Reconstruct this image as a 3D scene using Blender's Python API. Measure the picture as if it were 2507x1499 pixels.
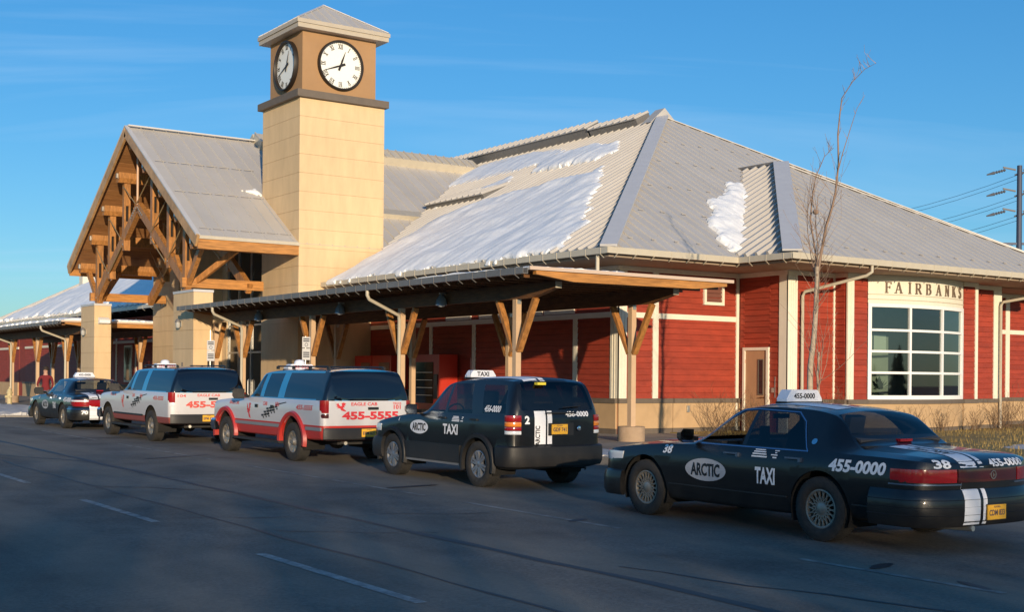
import bpy, bmesh, math, random
import numpy as np
from mathutils import Vector, Matrix, noise
from mathutils.bvhtree import BVHTree
from math import sin, cos, pi, radians, atan2, sqrt, hypot
random.seed(7)
sc = bpy.context.scene
COL = sc.collection
for o in list(bpy.data.objects): bpy.data.objects.remove(o)

# ------------------------------------------------------------------ camera
CAMH = 1.804
yaw, roll = 0.6090, 0.00858
fw = Vector((sin(yaw), cos(yaw), 0)); r0 = Vector((cos(yaw), -sin(yaw), 0)); u0 = Vector((0, 0, 1))
cr = r0*cos(roll) + u0*sin(roll); cu = u0*cos(roll) - r0*sin(roll)
cam = bpy.data.cameras.new('camera'); camo = bpy.data.objects.new('camera', cam); COL.objects.link(camo)
M = Matrix.Identity(4)
for i in range(3):
    M[i][0] = cr[i]; M[i][1] = cu[i]; M[i][2] = -fw[i]
M[2][3] = CAMH
camo.matrix_world = M
cam.sensor_width = 36; cam.lens = 36*3110.5/2507; cam.shift_y = (925.8-749.5)/2507
cam.clip_start = .1; cam.clip_end = 3000
sc.camera = camo

# ------------------------------------------------------------------ world, sun, exposure
SUN = Vector((-1, -2.5, .158*2.5)).normalized()
SUN_EL = math.asin(SUN.z); SUN_ROT = atan2(SUN.x, SUN.y)
sc.view_settings.view_transform = 'Standard'; sc.view_settings.look = 'None'
sc.view_settings.exposure = 0.12; sc.view_settings.gamma = 1; sc.view_settings.use_curve_mapping = False
w = bpy.data.worlds.new('World'); sc.world = w; w.use_nodes = True
nt = w.node_tree; nt.nodes.clear()
def N(t, **k):
    n = nt.nodes.new(t)
    for a, b in k.items(): setattr(n, a, b)
    return n
L = lambda a, b: nt.links.new(a, b)
out = N('ShaderNodeOutputWorld'); bg = N('ShaderNodeBackground'); bg.inputs[1].default_value = .105
sky = N('ShaderNodeTexSky', sky_type='NISHITA', sun_disc=False, sun_elevation=SUN_EL, sun_rotation=SUN_ROT, altitude=150, air_density=1.0, dust_density=.25, ozone_density=3.2)
hs = N('ShaderNodeHueSaturation'); hs.inputs['Saturation'].default_value = 1.36; hs.inputs['Value'].default_value = 1.0
gm = N('ShaderNodeMix', data_type='RGBA', blend_type='MULTIPLY'); gm.inputs[0].default_value = 1; gm.inputs[7].default_value = (1.36, 1.90, 2.30, 1)
ga = N('ShaderNodeGamma'); ga.inputs[1].default_value = .72; L(sky.outputs[0], ga.inputs[0]); L(ga.outputs[0], hs.inputs['Color']); L(hs.outputs[0], gm.inputs[6])
tc = N('ShaderNodeTexCoord'); sp = N('ShaderNodeSeparateXYZ'); L(tc.outputs['Generated'], sp.inputs[0])
zz = N('ShaderNodeMath', operation='MAXIMUM'); zz.inputs[1].default_value = .04; L(sp.outputs[2], zz.inputs[0])
zz2 = N('ShaderNodeMath', operation='ADD'); zz2.inputs[1].default_value = .12; L(zz.outputs[0], zz2.inputs[0])
dx = N('ShaderNodeMath', operation='DIVIDE'); dy = N('ShaderNodeMath', operation='DIVIDE')
L(sp.outputs[0], dx.inputs[0]); L(zz2.outputs[0], dx.inputs[1]); L(sp.outputs[1], dy.inputs[0]); L(zz2.outputs[0], dy.inputs[1])
cb = N('ShaderNodeCombineXYZ'); L(dx.outputs[0], cb.inputs[0]); L(dy.outputs[0], cb.inputs[1])
mp0 = N('ShaderNodeMapping'); mp0.inputs['Rotation'].default_value = (0, 0, radians(28)); mp = N('ShaderNodeMapping'); mp.inputs['Scale'].default_value = (.17, .95, 1)
L(cb.outputs[0], mp0.inputs[0]); L(mp0.outputs[0], mp.inputs[0])
n1 = N('ShaderNodeTexNoise'); n1.inputs['Scale'].default_value = 1.5; n1.inputs['Detail'].default_value = 6; n1.inputs['Roughness'].default_value = .55; n1.inputs['Distortion'].default_value = .9
L(mp.outputs[0], n1.inputs['Vector'])
rp = N('ShaderNodeValToRGB'); rp.color_ramp.elements[0].position = .50; rp.color_ramp.elements[1].position = .80
rp.color_ramp.elements[1].color = (.40, .40, .40, 1); L(n1.outputs[0], rp.inputs[0])
cm = N('ShaderNodeMix', data_type='RGBA'); cm.inputs[7].default_value = (4.6, 6.6, 8.8, 1)
L(rp.outputs[0], cm.inputs[0]); L(gm.outputs[2], cm.inputs[6])
L(cm.outputs[2], bg.inputs[0]); L(bg.outputs[0], out.inputs[0])
sl = bpy.data.lights.new('sun', 'SUN'); sl.energy = 4.3; sl.angle = radians(.55); sl.color = (1, .80, .56)
so = bpy.data.objects.new('sun', sl); COL.objects.link(so); so.rotation_euler = SUN.to_track_quat('Z', 'Y').to_euler(); so.location = (-20, -50, 30)

# ------------------------------------------------------------------ materials
MATS = {}
def mat(name, col, rough=.6, metal=0., var=0., vscale=3., bump=0., bscale=40., rnd=0., coat=0., spec=None, dirt=None, stretch=None, col2=None):
    """procedural principled material: base colour with noise variation, per-object variation, fine bump"""
    if name in MATS: return MATS[name]
    m = bpy.data.materials.new(name); m.use_nodes = True; t = m.node_tree; b = t.nodes['Principled BSDF']
    b.inputs['Roughness'].default_value = rough; b.inputs['Metallic'].default_value = metal
    if coat: b.inputs['Coat Weight'].default_value = coat; b.inputs['Coat Roughness'].default_value = .06
    if spec is not None: b.inputs['Specular IOR Level'].default_value = spec
    nn = lambda ty: t.nodes.new(ty); ln = t.links.new
    tcn = nn('ShaderNodeTexCoord'); vec = tcn.outputs['Object']
    if stretch:
        mpn = nn('ShaderNodeMapping'); mpn.inputs['Scale'].default_value = stretch; ln(vec, mpn.inputs[0]); vec = mpn.outputs[0]
    cur = None
    rgb = nn('ShaderNodeRGB'); rgb.outputs[0].default_value = (*col, 1); cur = rgb.outputs[0]
    if var:
        no = nn('ShaderNodeTexNoise'); no.inputs['Scale'].default_value = vscale; no.inputs['Detail'].default_value = 7; no.inputs['Roughness'].default_value = .65
        ln(vec, no.inputs['Vector'])
        mr = nn('ShaderNodeMapRange'); mr.inputs[1].default_value = .3; mr.inputs[2].default_value = .7
        if col2 is None:
            mr.inputs[3].default_value = 1-var; mr.inputs[4].default_value = 1+var
            ln(no.outputs[0], mr.inputs[0])
            mx = nn('ShaderNodeMix'); mx.data_type = 'RGBA'; mx.blend_type = 'MULTIPLY'; mx.inputs[0].default_value = 1
            ln(cur, mx.inputs[6]); ln(mr.outputs[0], mx.inputs[7]); cur = mx.outputs[2]
        else:
            mr.inputs[3].default_value = 0; mr.inputs[4].default_value = var
            ln(no.outputs[0], mr.inputs[0])
            mx = nn('ShaderNodeMix'); mx.data_type = 'RGBA'; mx.inputs[7].default_value = (*col2, 1)
            ln(mr.outputs[0], mx.inputs[0]); ln(cur, mx.inputs[6]); cur = mx.outputs[2]
    if rnd:
        oi = nn('ShaderNodeObjectInfo'); mr = nn('ShaderNodeMapRange'); mr.inputs[3].default_value = 1-rnd; mr.inputs[4].default_value = 1+rnd
        ln(oi.outputs['Random'], mr.inputs[0])
        mx = nn('ShaderNodeMix'); mx.data_type = 'RGBA'; mx.blend_type = 'MULTIPLY'; mx.inputs[0].default_value = 1
        ln(cur, mx.inputs[6]); ln(mr.outputs[0], mx.inputs[7]); cur = mx.outputs[2]
    if dirt:      # road dirt splashed on the lower body: (z full, z none, colour, amount)
        z0, z1, dc, amt = dirt
        sx = nn('ShaderNodeSeparateXYZ'); ln(tcn.outputs['Object'], sx.inputs[0])
        mr = nn('ShaderNodeMapRange'); mr.interpolation_type = 'SMOOTHSTEP'; mr.inputs[1].default_value = z0; mr.inputs[2].default_value = z1; mr.inputs[3].default_value = amt; mr.inputs[4].default_value = .03
        ln(sx.outputs[2], mr.inputs[0])
        no = nn('ShaderNodeTexNoise'); no.inputs['Scale'].default_value = 5; no.inputs['Detail'].default_value = 8; ln(tcn.outputs['Object'], no.inputs['Vector'])
        m2 = nn('ShaderNodeMapRange'); m2.inputs[1].default_value = .3; m2.inputs[2].default_value = .65; m2.inputs[3].default_value = .35; m2.inputs[4].default_value = 1.0; ln(no.outputs[0], m2.inputs[0])
        ml = nn('ShaderNodeMath'); ml.operation = 'MULTIPLY'; ln(mr.outputs[0], ml.inputs[0]); ln(m2.outputs[0], ml.inputs[1])
        mx = nn('ShaderNodeMix'); mx.data_type = 'RGBA'; mx.inputs[7].default_value = (*dc, 1); ln(ml.outputs[0], mx.inputs[0]); ln(cur, mx.inputs[6]); cur = mx.outputs[2]
        rr = nn('ShaderNodeMapRange'); rr.inputs[3].default_value = rough; rr.inputs[4].default_value = .8; ln(ml.outputs[0], rr.inputs[0]); ln(rr.outputs[0], b.inputs['Roughness'])
        if coat:
            cc = nn('ShaderNodeMapRange'); cc.inputs[2].default_value = .8; cc.inputs[3].default_value = coat; cc.inputs[4].default_value = 0; ln(ml.outputs[0], cc.inputs[0]); ln(cc.outputs[0], b.inputs['Coat Weight'])
    ln(cur, b.inputs['Base Color'])
    if bump:
        no = nn('ShaderNodeTexNoise'); no.inputs['Scale'].default_value = bscale; no.inputs['Detail'].default_value = 5; ln(vec, no.inputs['Vector'])
        bp = nn('ShaderNodeBump'); bp.inputs['Strength'].default_value = bump; bp.inputs['Distance'].default_value = .02
        ln(no.outputs[0], bp.inputs['Height']); ln(bp.outputs[0], b.inputs['Normal'])
    MATS[name] = m; return m
def glass(name, tint, refl=1.0, rough=.02):
    """thin pane: tinted see-through plus fresnel reflection"""
    m = bpy.data.materials.new(name); m.use_nodes = True; t = m.node_tree; t.nodes.clear()
    o = t.nodes.new('ShaderNodeOutputMaterial'); a = t.nodes.new('ShaderNodeBsdfTransparent'); a.inputs[0].default_value = (*tint, 1)
    g = t.nodes.new('ShaderNodeBsdfGlossy'); g.inputs['Roughness'].default_value = rough
    ge = t.nodes.new('ShaderNodeNewGeometry'); dt = t.nodes.new('ShaderNodeVectorMath'); dt.operation = 'DOT_PRODUCT'
    t.links.new(ge.outputs['Incoming'], dt.inputs[0]); t.links.new(ge.outputs['Normal'], dt.inputs[1])
    def mth(op, a, b=None):
        n = t.nodes.new('ShaderNodeMath'); n.operation = op
        for i, q in enumerate((a, b)):
            if q is None: continue
            if isinstance(q, (int, float)): n.inputs[i].default_value = q
            else: t.links.new(q, n.inputs[i])
        return n.outputs[0]
    f = mth('ADD', mth('MULTIPLY', mth('POWER', mth('SUBTRACT', 1.0, mth('ABSOLUTE', dt.outputs['Value'])), 5.0), .92), .07)   # thin-pane reflectance, same from both sides
    ml = t.nodes.new('ShaderNodeMath'); ml.operation = 'MULTIPLY'; ml.inputs[1].default_value = refl; ml.use_clamp = True
    x = t.nodes.new('ShaderNodeMixShader'); t.links.new(f, ml.inputs[0]); t.links.new(ml.outputs[0], x.inputs[0])
    t.links.new(a.outputs[0], x.inputs[1]); t.links.new(g.outputs[0], x.inputs[2]); t.links.new(x.outputs[0], o.inputs[0])
    MATS[name] = m; return m

# ------------------------------------------------------------------ mesh helpers
class MB:
    def __init__(s): s.v = []; s.f = []; s.m = []
    def quadbox(s, P, m=0):      # 8 corners: bottom 4 ccw, top 4 ccw
        i = len(s.v); s.v += [tuple(p) for p in P]
        for q in ((3,2,1,0),(4,5,6,7),(0,1,5,4),(1,2,6,5),(2,3,7,6),(3,0,4,7)):
            s.f.append([i+k for k in q]); s.m.append(m)
        return s
    def box(s, x0, x1, y0, y1, z0, z1, m=0):
        return s.quadbox([(x0,y0,z0),(x1,y0,z0),(x1,y1,z0),(x0,y1,z0),(x0,y0,z1),(x1,y0,z1),(x1,y1,z1),(x0,y1,z1)], m)
    def bar(s, a, b, w, h, up=(0,0,1), m=0):   # rectangular bar from a to b
        a = Vector(a); b = Vector(b); d = (b-a).normalized(); up = Vector(up)
        x = d.cross(up).normalized()*(w/2); z = x.cross(d).normalized()*(h/2)
        return s.quadbox([a-x-z, a+x-z, b+x-z, b-x-z, a-x+z, a+x+z, b+x+z, b-x+z], m)
    def poly(s, pts, m=0):
        i = len(s.v); s.v += [tuple(p) for p in pts]; s.f.append(list(range(i, i+len(pts)))); s.m.append(m); return s
    def prism(s, pts, vec, m=0):
        n = len(pts); i = len(s.v); vec = Vector(vec)
        s.v += [tuple(p) for p in pts] + [tuple(Vector(p)+vec) for p in pts]
        s.f.append([i+k for k in range(n)][::-1]); s.f.append([i+n+k for k in range(n)]); s.m += [m, m]
        for k in range(n):
            s.f.append([i+k, i+(k+1) % n, i+n+(k+1) % n, i+n+k]); s.m.append(m)
        return s
    def tube(s, pts, rad, n=6, m=0, cap=True):
        pts = [Vector(p) for p in pts]; k = len(pts)
        rs = rad if hasattr(rad, '__len__') else [rad]*k
        base = len(s.v); prev = None
        for j, p in enumerate(pts):
            d = (pts[min(j+1, k-1)]-pts[max(j-1, 0)])
            if d.length < 1e-9: d = Vector((0,0,1))
            d.normalize()
            if prev is None:
                a = d.cross(Vector((0,0,1)) if abs(d.z) < .9 else Vector((1,0,0))).normalized()
            else:
                a = (prev-d*prev.dot(d)).normalized()
            prev = a; b = d.cross(a)
            for q in range(n):
                t = 2*pi*q/n; s.v.append(tuple(p+a*(cos(t)*rs[j])+b*(sin(t)*rs[j])))
        for j in range(k-1):
            for q in range(n):
                s.f.append([base+j*n+q, base+j*n+(q+1) % n, base+(j+1)*n+(q+1) % n, base+(j+1)*n+q]); s.m.append(m)
        if cap:
            s.f.append([base+q for q in range(n)][::-1]); s.f.append([base+(k-1)*n+q for q in range(n)]); s.m += [m, m]
        return s
    def lathe(s, prof, o, ax, n=24, m=0, closed=False):   # prof: (radius, along)
        o = Vector(o); ax = Vector(ax).normalized()
        a = ax.cross(Vector((0,0,1)) if abs(ax.z) < .9 else Vector((1,0,0))).normalized(); b = ax.cross(a)
        base = len(s.v); k = len(prof)
        for r, h in prof:
            for q in range(n):
                t = 2*pi*q/n; s.v.append(tuple(o+ax*h+(a*cos(t)+b*sin(t))*r))
        for j in range(k if closed else k-1):
            j2 = (j+1) % k
            for q in range(n):
                s.f.append([base+j*n+q, base+j*n+(q+1) % n, base+j2*n+(q+1) % n, base+j2*n+q]); s.m.append(m)
        return s
    def grid(s, P, m=0):          # P[i][j] points
        base = len(s.v); ni = len(P); nj = len(P[0])
        for r in P: s.v += [tuple(p) for p in r]
        for i in range(ni-1):
            for j in range(nj-1):
                s.f.append([base+i*nj+j, base+i*nj+j+1, base+(i+1)*nj+j+1, base+(i+1)*nj+j]); s.m.append(m)
        return s
    def mesh(s, name, mats, smooth=None, off=(0,0,0)):
        me = bpy.data.meshes.new(name); ox, oy, oz = off
        me.from_pydata([(x-ox, y-oy, z-oz) for x, y, z in s.v], [], s.f)
        for mm in (mats if isinstance(mats, (list, tuple)) else [mats]): me.materials.append(mm)
        if any(s.m): me.polygons.foreach_set('material_index', s.m)
        if smooth is not None:
            me.shade_smooth()
            if smooth < 180: me.set_sharp_from_angle(angle=radians(smooth))
        me.update(); return me
    def build(s, name, mats, parent=None, smooth=None, fix=False):
        off = WORLD(parent) if parent else (0,0,0)
        me = s.mesh(name, mats, smooth, off)
        if fix:
            bm = bmesh.new(); bm.from_mesh(me); bmesh.ops.recalc_face_normals(bm, faces=bm.faces); bm.to_mesh(me); bm.free()
        return link(name, me, parent)
def WORLD(o):
    p = Vector((0,0,0))
    while o: p += o.location; o = o.parent
    return p
def link(name, me, parent=None, loc=None):
    o = bpy.data.objects.new(name, me); COL.objects.link(o)
    if parent: o.parent = parent
    if loc is not None: o.location = loc
    return o
def tag(o, label=None, cat=None, group=None, kind=None):
    if label: o['label'] = label
    if cat: o['category'] = cat
    if group: o['group'] = group
    if kind: o['kind'] = kind
    return o
def thing(name, loc, label, cat, group=None):
    o = bpy.data.objects.new(name, None); COL.objects.link(o); o.location = loc; o.empty_display_size = .3
    return tag(o, label, cat, group)
def copy_tree(o, parent=None):
    c = o.copy(); COL.objects.link(c)
    if parent: c.parent = parent
    for ch in list(o.children): copy_tree(ch, c)
    return c
def V3(*a): return Vector(a)
def pip(p, poly):
    x, y = p; c = False; n = len(poly)
    for i in range(n):
        x1, y1 = poly[i]; x2, y2 = poly[i-1]
        if (y1 > y) != (y2 > y) and x < (x2-x1)*(y-y1)/(y2-y1)+x1: c = not c
    return c
def sdist(p, poly):
    best = 1e9; x, y = p
    for i in range(len(poly)):
        x1, y1 = poly[i]; x2, y2 = poly[i-1]; ex, ey = x2-x1, y2-y1
        t = max(0, min(1, ((x-x1)*ex+(y-y1)*ey)/max(ex*ex+ey*ey, 1e-9)))
        best = min(best, hypot(x-x1-t*ex, y-y1-t*ey))
    return best if pip(p, poly) else -best
# flat lettering from the built-in font, centred, as vertices in the plane (u right, v up)
TXT = {}
def text2d(s, size=1., bold=0., shear=0., xs=1.):
    k = (s, bold, shear)
    if k not in TXT:
        c = bpy.data.curves.new('t', 'FONT'); c.body = s; c.offset = bold; c.shear = shear; c.resolution_u = 3
        c.align_x = 'CENTER'; c.align_y = 'CENTER'
        o = bpy.data.objects.new('t', c); COL.objects.link(o)
        dg = bpy.context.evaluated_depsgraph_get(); me = bpy.data.meshes.new_from_object(o.evaluated_get(dg))
        vs = [(v.co.x, v.co.y) for v in me.vertices]; fs = [list(p.vertices) for p in me.polygons]
        bpy.data.objects.remove(o); bpy.data.curves.remove(c); bpy.data.meshes.remove(me)
        xs_ = [v[0] for v in vs]; ys_ = [v[1] for v in vs]; cx = (min(xs_)+max(xs_))/2; cy = (min(ys_)+max(ys_))/2; h = max(ys_)-min(ys_)
        TXT[k] = ([((x-cx)/h, (y-cy)/h) for x, y in vs], fs)
    vs, fs = TXT[k]
    return [(x*size*xs, y*size) for x, y in vs], fs
def text_width(s, size, bold=0., shear=0., xs=1.):
    vs, _ = text2d(s, size, bold, shear, xs); return max(v[0] for v in vs)-min(v[0] for v in vs)
def flat_text(s, size, o, u, v, material, parent, name='lettering', bold=0.015, shear=0, xs=1., width=None):
    """lettering lying on a plane with origin o, right direction u, up v (world space)"""
    if width: xs = width/text_width(s, size, bold, shear, 1.)
    vs, fs = text2d(s, size, bold, shear, xs); b = MB(); u = Vector(u); v = Vector(v); o = Vector(o)
    b.v = [tuple(o+u*x+v*y) for x, y in vs]; b.f = [list(f) for f in fs]; b.m = [0]*len(fs)
    return b.build(name, material, parent)
G0 = .0063
def gz(y): return G0*max(-60, min(36, y))
# ================================================================== setting
ASPH = mat('asphalt', (.118,.105,.090), .85, var=.45, vscale=.55, bump=.55, bscale=55, col2=None)
t = ASPH.node_tree; b_ = t.nodes['Principled BSDF']
# second layer of wear: dusty light patches, fine aggregate, faint wheel tracks along the lanes
src = b_.inputs['Base Color'].links[0].from_socket
tcn = t.nodes.new('ShaderNodeTexCoord')
na = t.nodes.new('ShaderNodeTexNoise'); na.inputs['Scale'].default_value = 28; na.inputs['Detail'].default_value = 8; t.links.new(tcn.outputs['Object'], na.inputs['Vector'])
ma = t.nodes.new('ShaderNodeMapRange'); ma.inputs[1].default_value = .3; ma.inputs[2].default_value = .7; ma.inputs[3].default_value = .72; ma.inputs[4].default_value = 1.3; t.links.new(na.outputs[0], ma.inputs[0])
mxa = t.nodes.new('ShaderNodeMix'); mxa.data_type = 'RGBA'; mxa.blend_type = 'MULTIPLY'; mxa.inputs[0].default_value = 1
t.links.new(src, mxa.inputs[6]); t.links.new(ma.outputs[0], mxa.inputs[7])
mpn = t.nodes.new('ShaderNodeMapping'); mpn.inputs['Scale'].default_value = (.55, .05, 1); t.links.new(tcn.outputs['Object'], mpn.inputs[0])
nb = t.nodes.new('ShaderNodeTexNoise'); nb.inputs['Scale'].default_value = 1.6; nb.inputs['Detail'].default_value = 5; t.links.new(mpn.outputs[0], nb.inputs['Vector'])
mb_ = t.nodes.new('ShaderNodeMapRange'); mb_.inputs[1].default_value = .42; mb_.inputs[2].default_value = .68; mb_.inputs[4].default_value = .75; t.links.new(nb.outputs[0], mb_.inputs[0])
mxb = t.nodes.new('ShaderNodeMix'); mxb.data_type = 'RGBA'; mxb.inputs[7].default_value = (.23,.195,.15,1); t.links.new(mb_.outputs[0], mxb.inputs[0]); t.links.new(mxa.outputs[2], mxb.inputs[6])
t.links.new(mxb.outputs[2], b_.inputs['Base Color'])
EARTH = mat('earth', (.16,.14,.11), .95, var=.4, vscale=1.5, bump=.5, bscale=20)
CONC = mat('concrete', (.30,.265,.225), .9, var=.22, vscale=1.2, bump=.25, bscale=60)
CONCB = mat('concrete_base', (.40,.28,.18), .9, var=.18, vscale=3, bump=.3, bscale=70)
PAVER = mat('red_paver', (.30,.13,.09), .9, var=.3, vscale=6, bump=.3, rnd=.15)
LINE = mat('road_paint', (.40,.40,.38), .85, var=1.0, vscale=7, col2=(.10,.10,.10), bump=.3)
LINEF = mat('worn_road_paint', (.34,.32,.29), .85, var=1.0, vscale=3.5, col2=(.07,.068,.066), bump=.3)
TAR = mat('tar', (.018,.018,.02), .55, var=.3, vscale=8)
SNOW = mat('snow', (.92,.92,.91), .75, var=.07, vscale=3, bump=.35, bscale=14)
DSNOW = mat('dirty_snow', (.62,.61,.60), .9, var=.5, vscale=2.2, bump=.6, bscale=12, col2=(.25,.22,.19))
DRYG = mat('dry_grass', (.27,.19,.06), .95, var=.35, vscale=2.5, bump=.5, bscale=30)
BLADE = mat('grass_blade', (.34,.235,.075), .9, var=.4, vscale=.6)

def sheet(name, m, xs, ys, dz, kind='structure', parent=None, amp=0):
    P = [[(x, y, gz(y)+dz+(amp*noise.noise(Vector((x*.15, y*.15, 3))) if amp else 0)) for y in ys] for x in xs]
    P = [r[::-1] for r in P]
    o = MB().grid(P).build(name, m, parent, smooth=180)
    if kind: tag(o, kind=kind)
    return o
ys_ = [-300,-120,-60,-40,-20,0,10,20,30,36,40,60,90,140,300,900]
sheet('ground', EARTH, [-700,-100,-16,0,15,60,150,700], ys_, -.06)
road = sheet('road', ASPH, [-16,-8,0,5,10,15.6], [-60,-40,-20,0,10,20,30,36,40,60,90,150,260], 0)
road['label'] = 'grey asphalt street in front of the station, shaded and cracked'
# far kerbside strip on the other side of the street
def strip(name, m, pts, wd, dz, parent=road, smooth=None):
    """flat ribbon on the road along (x,y) points"""
    b = MB(); pts = [Vector((p[0], p[1])) for p in pts]; rows = []
    for i, p in enumerate(pts):
        d = (pts[min(i+1, len(pts)-1)]-pts[max(i-1, 0)]).normalized(); n = Vector((-d.y, d.x))
        ww = wd[i] if hasattr(wd, '__len__') else wd
        rows.append([(p.x-n.x*ww/2, p.y-n.y*ww/2, gz(p.y)+dz), (p.x+n.x*ww/2, p.y+n.y*ww/2, gz(p.y)+dz)])
    b.grid(rows); o = b.build(name, m, parent)
    me = o.data
    if me.polygons[0].normal.z < 0: me.flip_normals()
    return o
for k, (a, b2) in enumerate([(-9.2,-6.2),(-3.3,-.3),(2.6,5.6),(8.45,11.5),(14.45,17.35),(20.2,23.2),(26.1,29.1),(32,35),(38,41),(44,47)]):
    strip('lane_dash', LINE, [(5.06, a), (5.06, b2)], .11, .004)
yy = -10
random.seed(3)
while yy < 60:
    ln_ = random.uniform(2.2, 6.5); strip('edge_line', LINEF, [(9.43, yy), (9.43, yy+ln_/2), (9.43, yy+ln_)], .09, .004); yy += ln_+random.uniform(.3, 3.2)
def wob(x0, y0, x1, y1, n, a, seed):
    return [(x0+(x1-x0)*i/n+a*noise.noise(Vector((i*.35, seed, 0))), y0+(y1-y0)*i/n+a*noise.noise(Vector((i*.35, seed+9, 0)))) for i in range(n+1)]
for pts, wd in ((wob(7.15,3,7.45,70,90,.10,1), .075), (wob(5.75,2,5.85,60,90,.10,2), .03), (wob(7.2,24,3.6,34,20,.2,3), .05), (wob(8.6,5,7.6,9,10,.2,5), .03),
                (wob(9.0,13.4,5.4,14.6,14,.25,8), .022), (wob(7.4,12,5.9,13,10,.2,4), .02), (wob(7.3,17.5,5.8,19.3,8,.2,11), .03)):
    strip('tar_seam', TAR, pts, [wd*1.5*random.uniform(.5, 1.3) for _ in pts], .0045)
for x, y, a, b2, r in ((9.75,7.85,.22,.07,.3),(9.55,6.7,.25,.05,1.2),(12.6,7.6,.6,.35,.6),(9.5,12.2,.22,.07,.4),(10.0,17.0,.5,.1,.1),(9.1,24.8,.9,.12,.4),(9.7,32.1,.8,.1,.2)):
    b = MB(); b.poly([(x+cos(q*pi/9)*a*(1+.25*noise.noise(Vector((q, x, y))))*cos(r)-sin(q*pi/9)*b2*sin(r), y+cos(q*pi/9)*a*sin(r)+sin(q*pi/9)*b2*cos(r)*(1+.3*noise.noise(Vector((q, y, x)))), gz(y)+.005) for q in range(18)])
    b.build('oil_stain', TAR, road)

# sidewalk with kerb; it bulges towards the street beyond the entrance
WZ = .275
KERB = [(15.6,-40),(15.6,10),(15.6,30),(15.6,45.6),(15.2,46.8),(14.2,47.5),(12.8,47.9),(11.2,48.2),(9.6,48.7),(8.6,50.2),(8.3,52.5),(8.3,60),(8.3,115)]
b = MB(); b.prism([(x+.16, y, -.35) for x, y in KERB]+[(60,115,-.35),(60,-40,-.35)], (0,0,WZ+.35))
walk = tag(b.build('sidewalk', CONC, fix=True), kind='structure')
b = MB()
for i in range(len(KERB)-1):
    (x0, y0), (x1, y1) = KERB[i], KERB[i+1]; n = max(1, int(hypot(x1-x0, y1-y0)/2.5))
    for k in range(n):
        a = (x0+(x1-x0)*k/n, y0+(y1-y0)*k/n); c = (x0+(x1-x0)*(k+1)/n, y0+(y1-y0)*(k+1)/n)
        ln_ = hypot(c[0]-a[0], c[1]-a[1]); g = .012/ln_
        mb2 = MB().bar((a[0]+.08+(c[0]-a[0])*g, a[1]+(c[1]-a[1])*g, (WZ-.35)/2), (c[0]+.08, c[1], (WZ-.35)/2), .168, WZ+.36)
        if -2 < a[1] < 60: mb2.build('kerb_stone', CONC, walk)
        else: tag(mb2.build('kerb_stones', CONC, walk), kind='stuff') if k == 0 else None
# red paver course behind the kerb
random.seed(5)
for k in range(110):
    y = 12+k*.21
    pm = MB().box(15.82+(k % 2)*.0, 16.25, y, y+.2, WZ-.02, WZ+.006+random.uniform(0,.004)); pm.build('paver', PAVER, walk)
for y in range(-20, 60, 3):
    MB().box(15.78, 22.38, y, y+.015, WZ-.03, WZ+.0012).build('walk_joint', TAR, walk)
lawn = tag(MB().prism([(24.3,26.98,WZ-.05),(24.3,25.6,WZ-.05),(22.2,24.0,WZ-.05),(19.0,20.8,WZ-.05),(18.6,12,WZ-.05),(60,12,WZ-.05),(60,26.98,WZ-.05)], (0,0,.075)).build('lawn', DRYG, fix=True), kind='structure')
random.seed(11); b = MB()
for k in range(15000):
    x, y = random.uniform(19, 42), random.uniform(14, 26.9)
    if (24.3 > x and y > 20.5) or (x > 26.6 and y > 24.4): continue
    if noise.noise(Vector((x*.5, y*.5, 0))) < -.2: continue
    a = random.uniform(0, pi); h = random.uniform(.03, .13); d = random.uniform(-.06, .06); wd = .007
    b.poly([(x-cos(a)*wd, y-sin(a)*wd, WZ+.02), (x+cos(a)*wd, y+sin(a)*wd, WZ+.02), (x+d, y+d*.6, WZ+.02+h)])
tag(b.build('dry_grass', BLADE), kind='stuff')

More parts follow.
